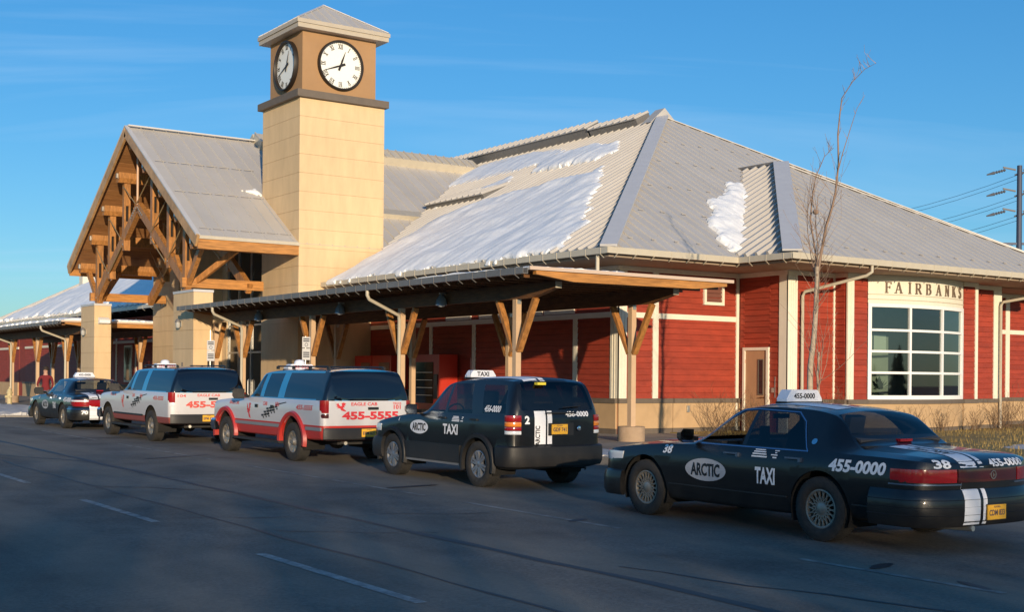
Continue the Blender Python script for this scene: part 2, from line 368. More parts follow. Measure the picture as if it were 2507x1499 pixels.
# ------------------------------------------------------------------ snow
def snow_patch(name, O, U, Vv, poly, th=.16, res=.09, rough=.05, seed=0, material=SNOW, edge=.22, ns=1.3, jag=.16, grow=0.):
    """heaped snow on a plane O+uU+vV, thickness fading irregularly at the outline"""
    O, U, Vv = Vector(O), Vector(U).normalized(), Vector(Vv).normalized(); Nn = U.cross(Vv).normalized()
    if Nn.z < 0: Nn = -Nn
    us = [p[0] for p in poly]; vs = [p[1] for p in poly]; nu = int((max(us)-min(us)+.6)/res)+2; nv = int((max(vs)-min(vs)+.6)/res)+2
    b = MB(); idx = {}
    H = {}
    for i in range(nu):
        for j in range(nv):
            u = min(us)-.3+i*res; v = min(vs)-.3+j*res
            d = sdist((u, v), poly)+grow+jag*1.5*noise.noise(Vector((u*1.1, v*.6, seed)))+.7*jag*noise.noise(Vector((u*3.5, v*2.2, seed+4)))+.45*jag*noise.noise(Vector((u*9, v*6, seed+9)))
            if d > 0:
                s = min(1, d/edge); s = sqrt(s*(2-s))
                h = th*s*(.62+.38*min(1, d/(edge*4)))*(1+.35*noise.noise(Vector((u*ns*.7, v*ns*.35, seed+2)))) + rough*s*(.45*noise.noise(Vector((u*2.6, v*.9, seed+5)))+.28*noise.noise(Vector((u*7, v*1.6, seed+6)))+.10*noise.noise(Vector((u*13, v*9, seed+7))))
                # sliding ledges across the slope
                led = noise.noise(Vector((u*.35, v*1.1+.25*noise.noise(Vector((u*.8, v*.8, seed))), seed+8)))
                h += th*.5*s*max(0, led)
                H[i, j] = h
    for (i, j), h in H.items():
        p = O+U*(min(us)-.3+i*res)+Vv*(min(vs)-.3+j*res)+Nn*max(.012, h); idx[i, j] = len(b.v); b.v.append(tuple(p))
    for (i, j) in H:
        if (i+1, j) in idx and (i+1, j+1) in idx and (i, j+1) in idx:
            b.f.append([idx[i, j], idx[i+1, j], idx[i+1, j+1], idx[i, j+1]]); b.m.append(0)
    # skirt down to the plane
    cnt = {}
    for f in b.f:
        for k in range(4):
            e = (f[k], f[(k+1) % 4]); cnt[e] = cnt.get(e, 0)+1
    low = {}
    inv = {v: k for k, v in idx.items()}
    for (e0, e1) in list(cnt):
        if (e1, e0) in cnt: continue
        q = []
        for e in (e0, e1):
            if e not in low:
                i, j = inv[e]; low[e] = len(b.v); b.v.append(tuple(O+U*(min(us)-.3+i*res)+Vv*(min(vs)-.3+j*res)-Nn*.01))
            q.append(low[e])
        b.f.append([e1, e0, q[0], q[1]]); b.m.append(0)
    o = b.build(name, material, smooth=60)
    if U.cross(Vv).z < 0: o.data.flip_normals()
    return tag(o, kind='stuff')
snow_patch('kerb_snow', (0,0,WZ), (1,0,0), (0,1,0), [(15.7,19.2),(16.3,19.0),(17.1,21.2),(17.0,24),(16.2,26),(15.7,26)], .10, .07, .05, 3, DSNOW, .3, jag=.3)
snow_patch('kerb_snow', (0,0,.12), (1,0,0), (0,1,0), [(14.2,19.6),(14.9,19.3),(15.55,21),(15.5,25.5),(14.9,25)], .07, .08, .04, 5, DSNOW, .3, jag=.4)
snow_patch('kerb_snow', (0,0,WZ), (1,0,0), (0,1,0), [(8.9,50.6),(12,48.6),(15.6,48.2),(15.4,56),(13,70),(9,66)], .16, .14, .08, 7, DSNOW, .5, jag=.5)
snow_patch('kerb_snow', (0,0,WZ), (1,0,0), (0,1,0), [(25.5,16.4),(31,16.2),(34,17.5),(34,18.6),(30,18.4),(26,17.6)], .06, .1, .04, 9, DSNOW, .4, jag=.4)
for k, o in enumerate([o for o in COL.objects if o.name.startswith('kerb_snow')]): o['label'] = ['grey old snow lying on the sidewalk edge between two black taxis','icy slush in the gutter beside the kerb','dirty snow bank on the kerb bulge beside the far black taxi','snow left at the edge of the brown lawn'][k]

# ================================================================== station materials
RED = mat('red_siding', (.33,.044,.020), .62, var=.20, vscale=1.8, bump=.12, bscale=45, rnd=.12, stretch=(1,1,3))
CREAM = mat('cream_trim', (.82,.76,.62), .55, var=.05, vscale=3)
STUC = mat('tan_stucco', (.69,.50,.285), .9, var=.085, vscale=1.6, stretch=(1.6,1.6,.35), bump=.3, bscale=60, rnd=.035)
STUCD = mat('brown_stucco', (.40,.235,.115), .9, var=.06, vscale=1.2, bump=.25, bscale=120)
WAIN = mat('tan_base_stucco', (.52,.35,.19), .9, var=.10, vscale=1.5, bump=.3, bscale=90)
BAND = mat('grey_brown_band', (.145,.115,.088), .7, var=.1, vscale=3)
ROOF = mat('metal_roof', (.53,.50,.46), .5, metal=.1, var=.05, vscale=.6, rnd=.03, bump=.03, bscale=6)
ROOFT = mat('roof_trim', (.62,.60,.58), .45, metal=.1, var=.05)
FASC = mat('roof_fascia', (.20,.19,.18), .5, metal=.2, var=.1)
GUT = mat('gutter', (.54,.48,.37), .45, var=.06, vscale=4)
SOFF = mat('soffit', (.33,.25,.18), .8, var=.1, vscale=3)
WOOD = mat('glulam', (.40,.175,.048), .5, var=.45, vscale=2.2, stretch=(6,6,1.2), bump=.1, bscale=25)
WOODD = mat('shade_dark_glulam', (.15,.065,.022), .6, var=.4, vscale=2.2, stretch=(6,1.2,6), bump=.1, bscale=25)  # glulam darkened so its colour carries the shade under the canopy roof
WOODH = mat('fir_fascia', (.46,.205,.052), .48, var=.4, vscale=2.0, stretch=(.8,.8,9), bump=.1, bscale=25)
WOODP = mat('soffit_wood', (.36,.17,.06), .6, var=.35, vscale=2.5, stretch=(.6,8,2), rnd=.18)
POSTM = mat('post_paint', (.60,.41,.25), .6, var=.06, vscale=4)
STEEL = mat('galvanised', (.55,.53,.48), .4, metal=.7, var=.1)
DWIN = mat('dark_window', (.012,.015,.018), .06, spec=.9)
DARK = mat('dark_void', (.012,.011,.010), .9)
WHITE = mat('white_enamel', (.86,.86,.84), .35)
BLACK = mat('black_enamel', (.012,.012,.013), .35)
DOORP = mat('door_paint', (.47,.275,.15), .5, var=.05)
PANE = glass('window_pane', (.62,.72,.68), 2.4)
LAMPG = mat('lamp_glass', (.75,.75,.72), .25)
INTW = mat('office_wall', (.38,.40,.33), .85, var=.1)
BLIND = mat('roller_blind', (.62,.62,.50), .8)
CHAIRM = mat('office_dark', (.03,.03,.032), .6)

st = thing('station_building', (22.4, 27.03, 0), 'red clapboard station hall with tan base and grey metal hip roof', 'building')
# ---- wall frames ------------------------------------------------------------
class Wall:
    """local frame on a vertical wall: u along, d outwards, z up"""
    def __init__(s, o, u, d): s.o = Vector((o[0], o[1], 0)); s.u = Vector((u[0], u[1], 0)).normalized(); s.d = Vector((d[0], d[1], 0)).normalized()
    def p(s, u, d, z): return s.o+s.u*u+s.d*d+Vector((0,0,z))
    def box(s, b, u0, u1, z0, z1, d0, d1, m=0):
        q = [s.p(u0,d1,z0), s.p(u1,d1,z0), s.p(u1,d0,z0), s.p(u0,d0,z0), s.p(u0,d1,z1), s.p(u1,d1,z1), s.p(u1,d0,z1), s.p(u0,d0,z1)]
        if (s.u.cross(-s.d)).z < 0: q = [q[1],q[0],q[3],q[2],q[5],q[4],q[7],q[6]]
        return b.quadbox(q, m)
    def part(s, name, m, par, *a):
        return s.box(MB(), *a).build(name, m, par)
def siding(W, par, u0, u1, z0, z1, e=.167, stuff=False, d0=.004):
    z = z0; big = MB(); gp = .013
    while z < z1-.02:
        zt = min(z+e-gp, z1); b = big if stuff else MB()
        bot, top = d0+.030, d0+.012
        q = [W.p(u0,bot,z), W.p(u1,bot,z), W.p(u1,d0-.004,z), W.p(u0,d0-.004,z), W.p(u0,top,zt), W.p(u1,top,zt), W.p(u1,d0-.004,zt), W.p(u0,d0-.004,zt)]
        if (W.u.cross(-W.d)).z < 0: q = [q[1],q[0],q[3],q[2],q[5],q[4],q[7],q[6]]
        b.quadbox(q)
        if not stuff: b.build('siding_board', RED, par)
        z += e
    if stuff: tag(big.build('siding_boards', RED, par), kind='stuff')
EZ = 5.15               # eave height
WTOP = 4.86
WL = Wall((22.4, 27.03), (0,1), (-1,0))     # long street-side wall
WE = Wall((22.4, 27.03), (1,0), (0,-1))     # end wall
WD = Wall((27.0, 27.03), (0,-1), (-1,0))    # wall with the door
WA = Wall((27.0, 25.07), (1,0), (0,-1))     # front of the projecting pavilion
WB = Wall((28.95, 25.07), (0,-1), (-1,0))   # side of the window bay
WC = Wall((28.95, 24.6), (1,0), (0,-1))     # front of the window bay
WR = Wall((37.0, 27.03), (1,0), (0,-1))     # recessed wall right of the pavilion
def core(b, x0, x1, y0, y1, z0=.1, z1=WTOP): b.box(x0, x1, y0, y1, z0, z1)
b = MB(); core(b, 22.4, 26.98, 27.03, 62); core(b, 27.02, 42.8, 28.9, 62)
core(b, 27.0, 27.25, 25.07, 28.9); core(b, 27.25, 28.95, 25.07, 25.3); core(b, 28.95, 29.2, 24.6, 25.3); core(b, 29.2, 29.83, 24.6, 24.8); core(b, 34.37, 35.08, 24.6, 24.8); core(b, 34.85, 35.08, 24.8, 25.3)
core(b, 35.08, 37.0, 25.07, 25.3); core(b, 36.8, 37.0, 25.3, 28.9); core(b, 37.0, 42.8, 27.03, 28.9)
b.build('wall', RED, st)
# water table (tan base, dark cap, dark plinth)
def base(W, u0, u1, plinth=True):
    W.part('base_panel', WAIN, st, u0, u1, .42, 1.125, .0, .06)
    W.part('base_cap', BAND, st, u0-.02, u1+.02, 1.128, 1.258, 0, .10)
    if plinth: W.part('plinth', BAND, st, u0, u1, .2, .417, 0, .045)
base(WE, 0, 1.98); base(WE, 2.0, 4.45); base(WD, .10, .12); base(WA, 0, 1.9); base(WB, .06, .47); base(WC, 0, .86); base(WC, 5.42, 6.13); base(WA, 8.14, 10.0); base(WR, .02, 5.78)
for k in range(5): base(WL, .02+k*2.9, 2.9+k*2.9)
ZB, ZT = 1.26, 4.80
# end wall
BL0, BL1 = 3.51, 3.66
for a, c in ((.30, 1.225), (1.43, 4.47)):
    siding(WE, st, a, c, ZB, BL0); siding(WE, st, a, c, BL1, ZT)
WE.part('belt_board', CREAM, st, .28, 1.228, BL0, BL1, 0, .05); WE.part('belt_board', CREAM, st, 1.432, 4.47, BL0, BL1, 0, .05)
WE.part('trim_board', CREAM, st, 1.23, 1.43, ZB, ZT, 0, .055)
WE.part('trim_board', CREAM, st, 4.475, 4.58, ZB-.95, ZT, 0, .058)
for W, uu in ((WE, (0, .28)), (WL, (.0, .28))):
    W.part('corner_board', CREAM, st, uu[0]-.05, uu[1], ZB, ZT, 0.0, .05 if W is WE else .0495)
    W.part('corner_bead', CREAM, st, uu[0]+.07, uu[0]+.10, ZB, ZT, .05, .062); W.part('corner_bead', CREAM, st, uu[0]+.18, uu[0]+.21, ZB, ZT, .05, .062)
WE.part('frieze_board', CREAM, st, -.05, 4.6, ZT, WTOP+.14, 0, .065); WL.part('frieze_board', CREAM, st, .0, 14.0, ZT, WTOP+.14, 0, .063)
# louvre vent
v = WE.box(WE.box(WE.box(WE.box(MB(), 3.15,3.24,3.97,4.66,0,.09), 3.86,3.95,3.97,4.66,0,.09), 3.24,3.86,3.97,4.06,0,.09), 3.24,3.86,4.57,4.66,0,.09).build('vent_frame', CREAM, st)
for k in range(4):
    z = 4.075+k*.125; q = [WE.p(3.24,.075,z), WE.p(3.86,.075,z), WE.p(3.86,.02,z+.12), WE.p(3.24,.02,z+.12)]
    MB().prism(q, (0,0,.012)).build('louvre', mat('louvre_brown', (.19,.075,.055), .6), v)
WE.box(WE.box(MB(), 2.50,2.60,.86,1.05,.06,.10), 2.515,2.585,.9,1.01,.10,.115).build('socket_box', STEEL, st)
# wall with the door
siding(WD, st, .12, .27, ZB, ZT); siding(WD, st, .27, 1.30, 2.85, ZT); siding(WD, st, 1.30, 1.66, ZB, ZT)
WD.part('corner_board', CREAM, st, 1.67, 2.0, .2, ZT, 0, .05)
dr = WD.box(MB(), .36, 1.20, .28, 2.66, .0, .045).build('door', DOORP, st)
WD.box(WD.box(WD.box(MB(), .27,.355,.28,2.75,0,.085), 1.205,1.29,.28,2.75,0,.085), .355,1.205,2.665,2.75,0,.085).build('door_frame', CREAM, dr)
WD.box(MB(), .90, 1.06, 1.40, 2.38, .045, .058).build('door_pane', DWIN, dr)
WD.box(WD.box(WD.box(WD.box(MB(), .87,.90,1.37,2.41,.045,.07), 1.06,1.09,1.37,2.41,.045,.07), .90,1.06,1.37,1.40,.045,.07), .90,1.06,2.38,2.41,.045,.07).build('pane_frame', BAND, dr)
MB().tube([WD.p(1.13,.05,1.30), WD.p(1.13,.10,1.30), WD.p(1.0,.11,1.30)], .014, 6).build('door_handle', mat('brass',(.45,.30,.12),.3,metal=1), dr)
for z in (.6, 1.4, 2.3): WD.box(MB(), .352,.372,z,z+.11,.046,.062).build('hinge', mat('hinge_pink',(.60,.36,.26),.5), dr)
WD.box(MB(), 1.40,1.47,1.45,1.58,.03,.07).build('card_reader', STEEL, st)
MB().tube([WD.p(1.52,.035,1.3), WD.p(1.52,.035,1.9)], .01, 5).build('conduit', STEEL, st)
# pavilion front
siding(WA, st, .36, 1.86, ZB, ZT)
WA.part('corner_board', CREAM, st, -.05, .34, ZB-.0, ZT, 0, .05); 
for u in (.06, .14, .24): WA.part('corner_bead', CREAM, st, u, u+.03, ZB, ZT, .05, .064)
WA.part('trim_board', CREAM, st, 1.865, 1.945, ZB, ZT, 0, .05)
siding(WB, st, .03, .40, ZB, ZT)
WC.part('corner_board', CREAM, st, -.03, .25, ZB, ZT, 0, .05); WC.part('corner_bead', CREAM, st, .09, .12, ZB, ZT, .05, .062)
siding(WC, st, .255, .86, ZB, ZT); siding(WC, st, 5.44, 6.0, ZB, ZT)
WC.part('trim_board', CREAM, st, 6.005, 6.14, ZB, ZT, 0, .05)
siding(WA, st, 8.15, 9.60, ZB, ZT); WA.part('corner_board', CREAM, st, 9.605, 10.03, ZB, ZT, 0, .05)
siding(WR, st, .05, 3.18, ZB, ZT); WR.part('trim_board', CREAM, st, 3.185, 3.42, ZB, ZT, 0, .05); siding(WR, st, 3.425, 5.7, ZB, ZT)
WR.part('belt_board', CREAM, st, .05, 3.18, BL0, BL1, .02, .052); WR.part('belt_board', CREAM, st, 3.425, 5.7, BL0, BL1, .02, .052)
for W, u0, u1 in ((WD,.0,2.0), (WA,-.05,1.95), (WB,.0,.47), (WC,-.05,.88), (WC,5.42,6.14), (WA,8.12,10.0), (WR,.02,5.7)):
    W.part('frieze_board', CREAM, st, u0, u1, ZT, WTOP+.14, 0, .066)
# bowed window with the sign panel
AC, AR = (32.1, 30.73), 6.53
TH = math.asin(2.25/AR)
def arc(t, d, z): return (AC[0]+(AR+d)*sin(t), AC[1]-(AR+d)*cos(t), z)
def arcbox(b, t0, t1, z0, z1, d0, d1, m=0):
    n = max(1, int(abs(t1-t0)/.035))
    for k in range(n):
        a, c = t0+(t1-t0)*k/n, t0+(t1-t0)*(k+1)/n
        b.quadbox([arc(a,d1,z0), arc(c,d1,z0), arc(c,d0,z0), arc(a,d0,z0), arc(a,d1,z1), arc(c,d1,z1), arc(c,d0,z1), arc(a,d0,z1)], m)
    return b
arcbox(MB(), -TH, TH, .42, 1.125, -.15, .03).build('base_panel', WAIN, st)
arcbox(MB(), -TH, TH, 1.128, 1.258, -.15, .075).build('base_cap', BAND, st)
arcbox(MB(), -TH, TH, .2, .417, -.15, .015).build('plinth', BAND, st)
sg = arcbox(MB(), -TH, TH, 4.10, 4.98, -.15, .02).build('sign_panel', CREAM, st)
for z_ in (4.20, 4.345): arcbox(MB(), -TH, TH, z_, z_+.025, .02, .035).build('sign_moulding', mat('cream_shadow_line', (.55,.49,.37), .6), sg)
wf = MB(); W0, W1 = 1.26, 4.095
for a, c in ((-TH, -TH+.018), (TH-.018, TH)): arcbox(wf, a, c, W0, W1, -.08, .04)
arcbox(wf, -TH+.018, TH-.018, W0, W0+.12, -.08, .04); arcbox(wf, -TH+.018, TH-.018, W1-.11, W1, -.08, .04)
bw = wf.build('bay_window', WHITE, st)
MU = (-.117, .117); RZ = [W0+.12, 2.05, 2.68, 3.31, W1-.11]
b = MB()
for u in MU: arcbox(b, u-.006, u+.006, W0+.12, W1-.11, -.05, .035)
for z in RZ[1:4]:
    for a, c in ((-TH+.018, MU[0]-.006), (MU[0]+.006, MU[1]-.006), (MU[1]+.006, TH-.018)): arcbox(b, a, c, z-.035, z+.035, -.05, .033)
b.build('mullion', WHITE, bw)
for a, c in ((-TH+.018, MU[0]-.006), (MU[0]+.006, MU[1]-.006), (MU[1]+.006, TH-.018)):
    for k in range(4):
        z0 = RZ[k]+(.035 if k else 0); z1 = RZ[k+1]-(.035 if k < 3 else 0)
        MB().poly([arc(a,-.02,z0), arc(c,-.02,z0), arc(c,-.02,z1), arc(a,-.02,z1)]).build('pane', PANE, bw)
# serif letters of the sign, one mesh each
LET = mat('bronze_letter', (.17,.12,.085), .5)
def serif(ch):
    """strokes in a unit box (0..w, 0..1) as closed polygons"""
    T, t_ = .17, .075; P = []
    def bar(x0, y0, x1, y1, w):
        d = Vector((x1-x0, y1-y0)).normalized(); n = Vector((-d.y, d.x))*w/2
        P.append([(x0-n.x,y0-n.y),(x1-n.x,y1-n.y),(x1+n.x,y1+n.y),(x0+n.x,y0+n.y)])
    def ser(x, y, w=.3): P.append([(x-w/2,y-.03),(x+w/2,y-.03),(x+w/2,y+.03),(x-w/2,y+.03)])
    def arcp(cx, cy, rx, ry, a0, a1, w0, w1, n=9):
        for k in range(n):
            q = [a0+(a1-a0)*(k+e)/n for e in (0, 1)]; ww = [w0+(w1-w0)*abs(sin(pi*(k+e)/n)) for e in (0, 1)]
            P.append([(cx+(rx-ww[0]/2)*cos(q[0]), cy+(ry-ww[0]/2)*sin(q[0])), (cx+(rx+ww[0]/2)*cos(q[0]), cy+(ry+ww[0]/2)*sin(q[0])), (cx+(rx+ww[1]/2)*cos(q[1]), cy+(ry+ww[1]/2)*sin(q[1])), (cx+(rx-ww[1]/2)*cos(q[1]), cy+(ry-ww[1]/2)*sin(q[1]))])
    if ch == 'F': bar(.15,0,.15,1,T); bar(.15,.96,.68,.96,t_); bar(.15,.52,.52,.52,t_); bar(.66,1,.66,.78,t_); bar(.52,.64,.52,.4,t_); ser(.17,.03,.38); ser(.1,.97,.2)
    if ch == 'A': bar(.1,0,.42,1,t_); bar(.42,1,.76,0,T); bar(.2,.34,.66,.34,t_); ser(.1,.03,.3); ser(.76,.03,.34)
    if ch == 'I': bar(.15,0,.15,1,T); ser(.15,.03,.36); ser(.15,.97,.36)
    if ch == 'R': bar(.15,0,.15,1,T); bar(.15,.96,.42,.96,t_); bar(.15,.5,.42,.5,t_); arcp(.42,.73,.22,.23,-pi/2,pi/2,t_,T); bar(.42,.5,.72,.02,T); ser(.15,.03,.34); ser(.76,.03,.2); ser(.1,.97,.2)
    if ch == 'B': bar(.15,0,.15,1,T); bar(.15,.96,.4,.96,t_); bar(.15,.53,.42,.53,t_); bar(.15,.04,.42,.04,t_); arcp(.4,.745,.2,.215,-pi/2,pi/2,t_,T); arcp(.42,.285,.24,.245,-pi/2,pi/2,t_,T); ser(.1,.03,.2); ser(.1,.97,.2)
    if ch == 'N': bar(.13,0,.13,1,t_); bar(.13,1,.67,0,T); bar(.67,0,.67,1,t_); ser(.13,.03,.28); ser(.1,.97,.24); ser(.67,.97,.28)
    if ch == 'K': bar(.15,0,.15,1,T); bar(.2,.4,.66,.98,t_); bar(.36,.58,.7,.02,T); ser(.15,.03,.34); ser(.15,.97,.34); ser(.66,.97,.24); ser(.72,.03,.24)
    if ch == 'S': arcp(.32,.74,.22,.23,.1,pi*1.25,t_,T); arcp(.32,.27,.24,.24,-pi*.95,pi*.45,t_,T); bar(.53,.78,.55,1,.05); bar(.08,.22,.06,0,.05); bar(.2,.6,.44,.42,T)
    return P
for ch, tt in zip('FAIRBANKS', (-.249,-.19,-.125,-.07,-.002,.077,.150,.221,.290)):
    b = MB(); H = .33; wd = max(p[0] for q in serif(ch) for p in q)
    for k, q in enumerate(serif(ch)):
        pts = [arc(tt+(x-wd/2)*H*.95/AR, .021+.0004*k, 4.405+y*H) for x, y in q]
        nn = Vector(arc(tt,1,0))-Vector(arc(tt,0,0)); b.prism(pts, nn*.03)
    b.build('letter', LET, sg, fix=True)
# room behind the window
b = MB(); b.box(29.2,36.7,28.6,28.85,.3,4.8); b.build('office_back_wall', INTW, st)
MB().box(27.3,36.7,25.4,28.6,.3,.36).build('office_floor', mat('carpet',(.10,.10,.11),.95), st)
MB().box(27.3,36.7,25.4,28.6,4.3,4.4).build('office_ceiling', mat('ceiling',(.25,.26,.24),.9), st)
MB().box(29.95,31.25,25.05,25.08,2.72,3.2).build('roller_blind', BLIND, st); MB().box(30.62,30.66,25.03,25.05,2.72,3.2).build('blind_stile', CHAIRM, st)
MB().box(30.0,31.3,26.2,27.0,1.0,1.06).box(30.1,30.14,26.3,26.9,.36,1.0).box(31.2,31.24,26.3,26.9,.36,1.0).build('desk', mat('desk',(.20,.14,.08),.5), st)
MB().box(30.35,30.95,26.45,26.5,1.25,1.65).box(30.6,30.7,26.5,26.55,1.06,1.3).build('monitor', CHAIRM, st)
MB().box(31.9,33.2,27.9,28.5,.36,2.3).build('cabinet', mat('cabinet',(.07,.10,.085),.6), st); MB().box(33.3,34.0,28.2,28.55,.36,2.9).build('bookcase', mat('bookcase',(.28,.30,.30),.6), st)
b = MB()
for k in range(40):
    a = random.uniform(0, 2*pi); e = random.uniform(.2, 1.3); c = Vector((32.0, 25.9, 1.5)); d = Vector((cos(a)*cos(e), sin(a)*cos(e), sin(e)))*random.uniform(.2,.5)
    s_ = Vector((-sin(a), cos(a), 0))*.06; b.poly([c+d*.4-s_*.3, c+d*.7-s_, c+d, c+d*.7+s_])
b.box(31.9,32.1,25.8,26.0,1.1,1.4); b.build('pot_plant', mat('plant',(.03,.07,.03),.6), st)
MB().lathe([(0,0),(.06,0),(.07,.2),(.05,.3),(0,.36)], (30.35,25.0,1.4), (0,0,1), 12).build('white_jug', WHITE, st, smooth=60)

# long street-side wall
for k in range(5):
    u0 = [.29,1.98,7.3,9.95,12.0][k]; u1 = [1.78,7.10,9.75,11.8,14.1][k]
    siding(WL, st, u0, u1, ZB, BL0, stuff=True); 
    if k in (0,): siding(WL, st, u0, u1, BL1, ZT, stuff=True)
for u in (1.88, 7.2, 9.85, 11.9): WL.part('trim_board', CREAM, st, u-.095, u+.095, ZB, BL0, 0, .05)
WL.part('belt_board', CREAM, st, .28, 14.1, BL0, BL1+.001, .0, .055)
for a, c in ((1.95,3.4),(3.5,5.1),(5.2,6.9),(7.4,8.9)):
    f_ = WL.box(WL.box(WL.box(WL.box(MB(), a,a+.1,BL1+.02,4.7,0,.05), c-.1,c,BL1+.02,4.7,0,.05), a+.1,c-.1,BL1+.02,BL1+.14,0,.05), a+.1,c-.1,4.6,4.7,0,.05).build('window_frame', CREAM, st)
    WL.box(MB(), a+.1,c-.1,BL1+.14,4.6,.0,.02).build('pane', DWIN, f_)
siding(WL, st, 9.0, 14.1, BL1, ZT, stuff=True)

# ------------------------------------------------------------------ roofs
def clip_strip(poly, u0, u1):
    for s, c in ((1, u0), (-1, u1)):
        o = []
        for i in range(len(poly)):
            a, b = poly[i-1], poly[i]; da, db = s*(a[0]-c), s*(b[0]-c)
            if da >= 0: o.append(a)
            if (da >= 0) != (db >= 0):
                t = da/(da-db); o.append((a[0]+(b[0]-a[0])*t, a[1]+(b[1]-a[1])*t))
        poly = o
        if len(poly) < 3: return []
    return poly
def roof(par, O, U, slope, poly, sp=.41, ribh=.065, ribw=.06, name='roof_panel', deck=True, stuff=False, off=0., m=None):
    """standing-seam roof plane; O on the eave, U horizontal along the eave, slope = (horizontal inward unit, rise)"""
    m = m or ROOF
    O = Vector(O); U = Vector(U).normalized(); S = (Vector((slope[0][0], slope[0][1], slope[1]))).normalized(); Nn = U.cross(S).normalized()
    if Nn.z < 0: Nn = -Nn
    O = O+Nn*off
    pt = lambda u, v, h=0: O+U*u+S*v+Nn*h
    if deck:
        d = MB().prism([pt(u, v, -.14) for u, v in poly], Nn*.138).build('roof_deck', SOFF, par, fix=True)
    u = min(p[0] for p in poly); ue = max(p[0] for p in poly); big = MB()
    while u < ue-.01:
        q = clip_strip(poly, u, min(u+sp-.004, ue))
        if len(q) >= 3:
            b = big if stuff else MB(); b.prism([pt(x, y, .0) for x, y in q], Nn*.012)
            vs = [y for x, y in q if x < u+.02] if len([1 for x, y in q if x < u+.02]) >= 2 else []
            if vs and max(vs)-min(vs) > .15:
                a, c = min(vs)+.01, max(vs)-.03
                P = [pt(u, a, .012), pt(u+ribw, a, .012), pt(u+ribw, c, .012), pt(u, c, .012)]
                P2 = [pt(u+.012, a, ribh), pt(u+ribw-.012, a, ribh), pt(u+ribw-.012, c, ribh), pt(u+.012, c, ribh)]
                b.quadbox(P+P2)
            if not stuff: b.build(name, m, par, fix=True)
        u += sp
    if stuff: tag(big.build(name+'s', m, par, fix=True), kind='stuff')
    return pt
def cap(par, a, c, up, wd=.42, th=.05, m=None, name='ridge_cap', lift=.07):
    a = Vector(a)+Vector(up)*lift; c = Vector(c)+Vector(up)*lift
    return MB().bar(a, c, wd, th, up).build(name, m or ROOFT, par)
SL, SE, SP = .555, .577, .644            # pitches: long roof, end roof, porch/cross roof
HIP = (32.63, 36.8, 11.88)
CY, CZ = 48.73, 11.35                     # cross roof ridge
lenL = sqrt(1+SL*SL)
# long roof: u along +y from the corner, v up-slope; bounded by hip and valley
vmax = 12.13*lenL
ptL = roof(st, (20.5,25.14,EZ), (0,1,0), ((1,0),SL), [(0,0),(13.96,0),(23.59,11.17*lenL),(23.59,vmax),(11.66,vmax)], .41, .095, .085)
lenE = sqrt(1+SE*SE)
ptE = roof(st, (20.5,25.14,EZ), (1,0,0), ((0,1),SE), [(0,0),(24.3,0),(12.13,11.66*lenE)], .41, .045, .045)
# pavilion roof
PX0, PX1, PY = 25.1, 39.5, 23.17
A7 = 7.2; ZP = EZ+A7*.56; lenP = sqrt(1+.56*.56)
ptS = roof(st, (PX0,PY,EZ), (0,1,0), ((1,0),.56), [(0,0),(1.95,0),(8.95,A7*lenP),(7.2,A7*lenP)], .41, .12, .10, name='side_roof_panel')
ptP = roof(st, (PX0,PY,EZ), (1,0,0), ((0,1),.56), [(0,0),(14.4,0),(7.2,A7*lenP)], .41, .045, .045)
T7 = Vector((PX0+A7, PY+A7, ZP))
cap(st, (20.5,25.14,EZ), HIP, (-.40,-.40,.82), .44, .06); cap(st, (44.8,25.14,EZ), HIP, (.40,-.40,.82), .24, .03, ROOF, lift=.03)
cap(st, (PX0,PY,EZ), T7, (-.4,-.4,.82), .52, .05, lift=.10); cap(st, (PX1,PY,EZ), T7, (.4,-.4,.82), .24, .03, ROOF, lift=.03)
cap(st, T7, T7+Vector((0,2.2,0)), (0,0,1), .3, .08, FASC)
# far slopes so the roof is closed
MB().prism([(44.8,25.14,EZ),(44.8,62,EZ),(32.63,62,11.88),HIP], (0,0,-.1)).build('rear_roof', ROOF, st, fix=True)
MB().prism([(PX1,PY,EZ),(PX1,26,EZ),(32.3,33,ZP),tuple(T7)], (0,0,-.08)).build('rear_roof', ROOF, st, fix=True)
# raised ridge vents and mid-slope step
nL = Vector((-SL,0,1)).normalized(); sL = Vector((1,0,SL)).normalized()
def wedge(par, y0, y1, v0, v1, h0, h1, m_top=ROOF, ribs=True, name='ridge_vent'):
    q = [ptL(y0,v0,.0), ptL(y1,v0,.0), ptL(y1,v1,.0), ptL(y0,v1,.0)]
    t_ = [ptL(y0,v0,h0), ptL(y1,v0,h0), ptL(y1,v1,h1), ptL(y0,v1,h1)]
    o = MB().quadbox(q+t_).build(name, FASC, par, fix=True)
    b = MB(); b.quadbox([ptL(y0-.04,v0-.06,h0), ptL(y1+.04,v0-.06,h0), ptL(y1+.04,v1,h1), ptL(y0-.04,v1,h1), ptL(y0-.04,v0-.06,h0+.03), ptL(y1+.04,v0-.06,h0+.03), ptL(y1+.04,v1,h1+.03), ptL(y0-.04,v1,h1+.03)])
    b.build('vent_cover', m_top, o, fix=True)
    if ribs:
        y = y0
        while y < y1:
            q = [ptL(y,v0-.05,h0+.03), ptL(y+.07,v0-.05,h0+.03), ptL(y+.07,v1,h1+.03), ptL(y,v1,h1+.03)]
            MB().quadbox(q+[p+nL*.06 for p in q]).build('vent_rib', m_top, o, fix=True); y += .41
    return o
wedge(st, 12.45, 15.35, vmax-.62, vmax+.12, .34, .30); wedge(st, 15.5, 27.2, vmax-.62, vmax+.12, .44, .44)
wedge(st, 14.95, 19.1, 7.02, 8.6, .24, .02, name='roof_step')
MB().prism([(31.95,36.72,11.62),(33.4,36.72,11.62),(32.66,36.72,12.24)], (0,.55,.0)).build('ridge_gablet', ROOF, st, fix=True)
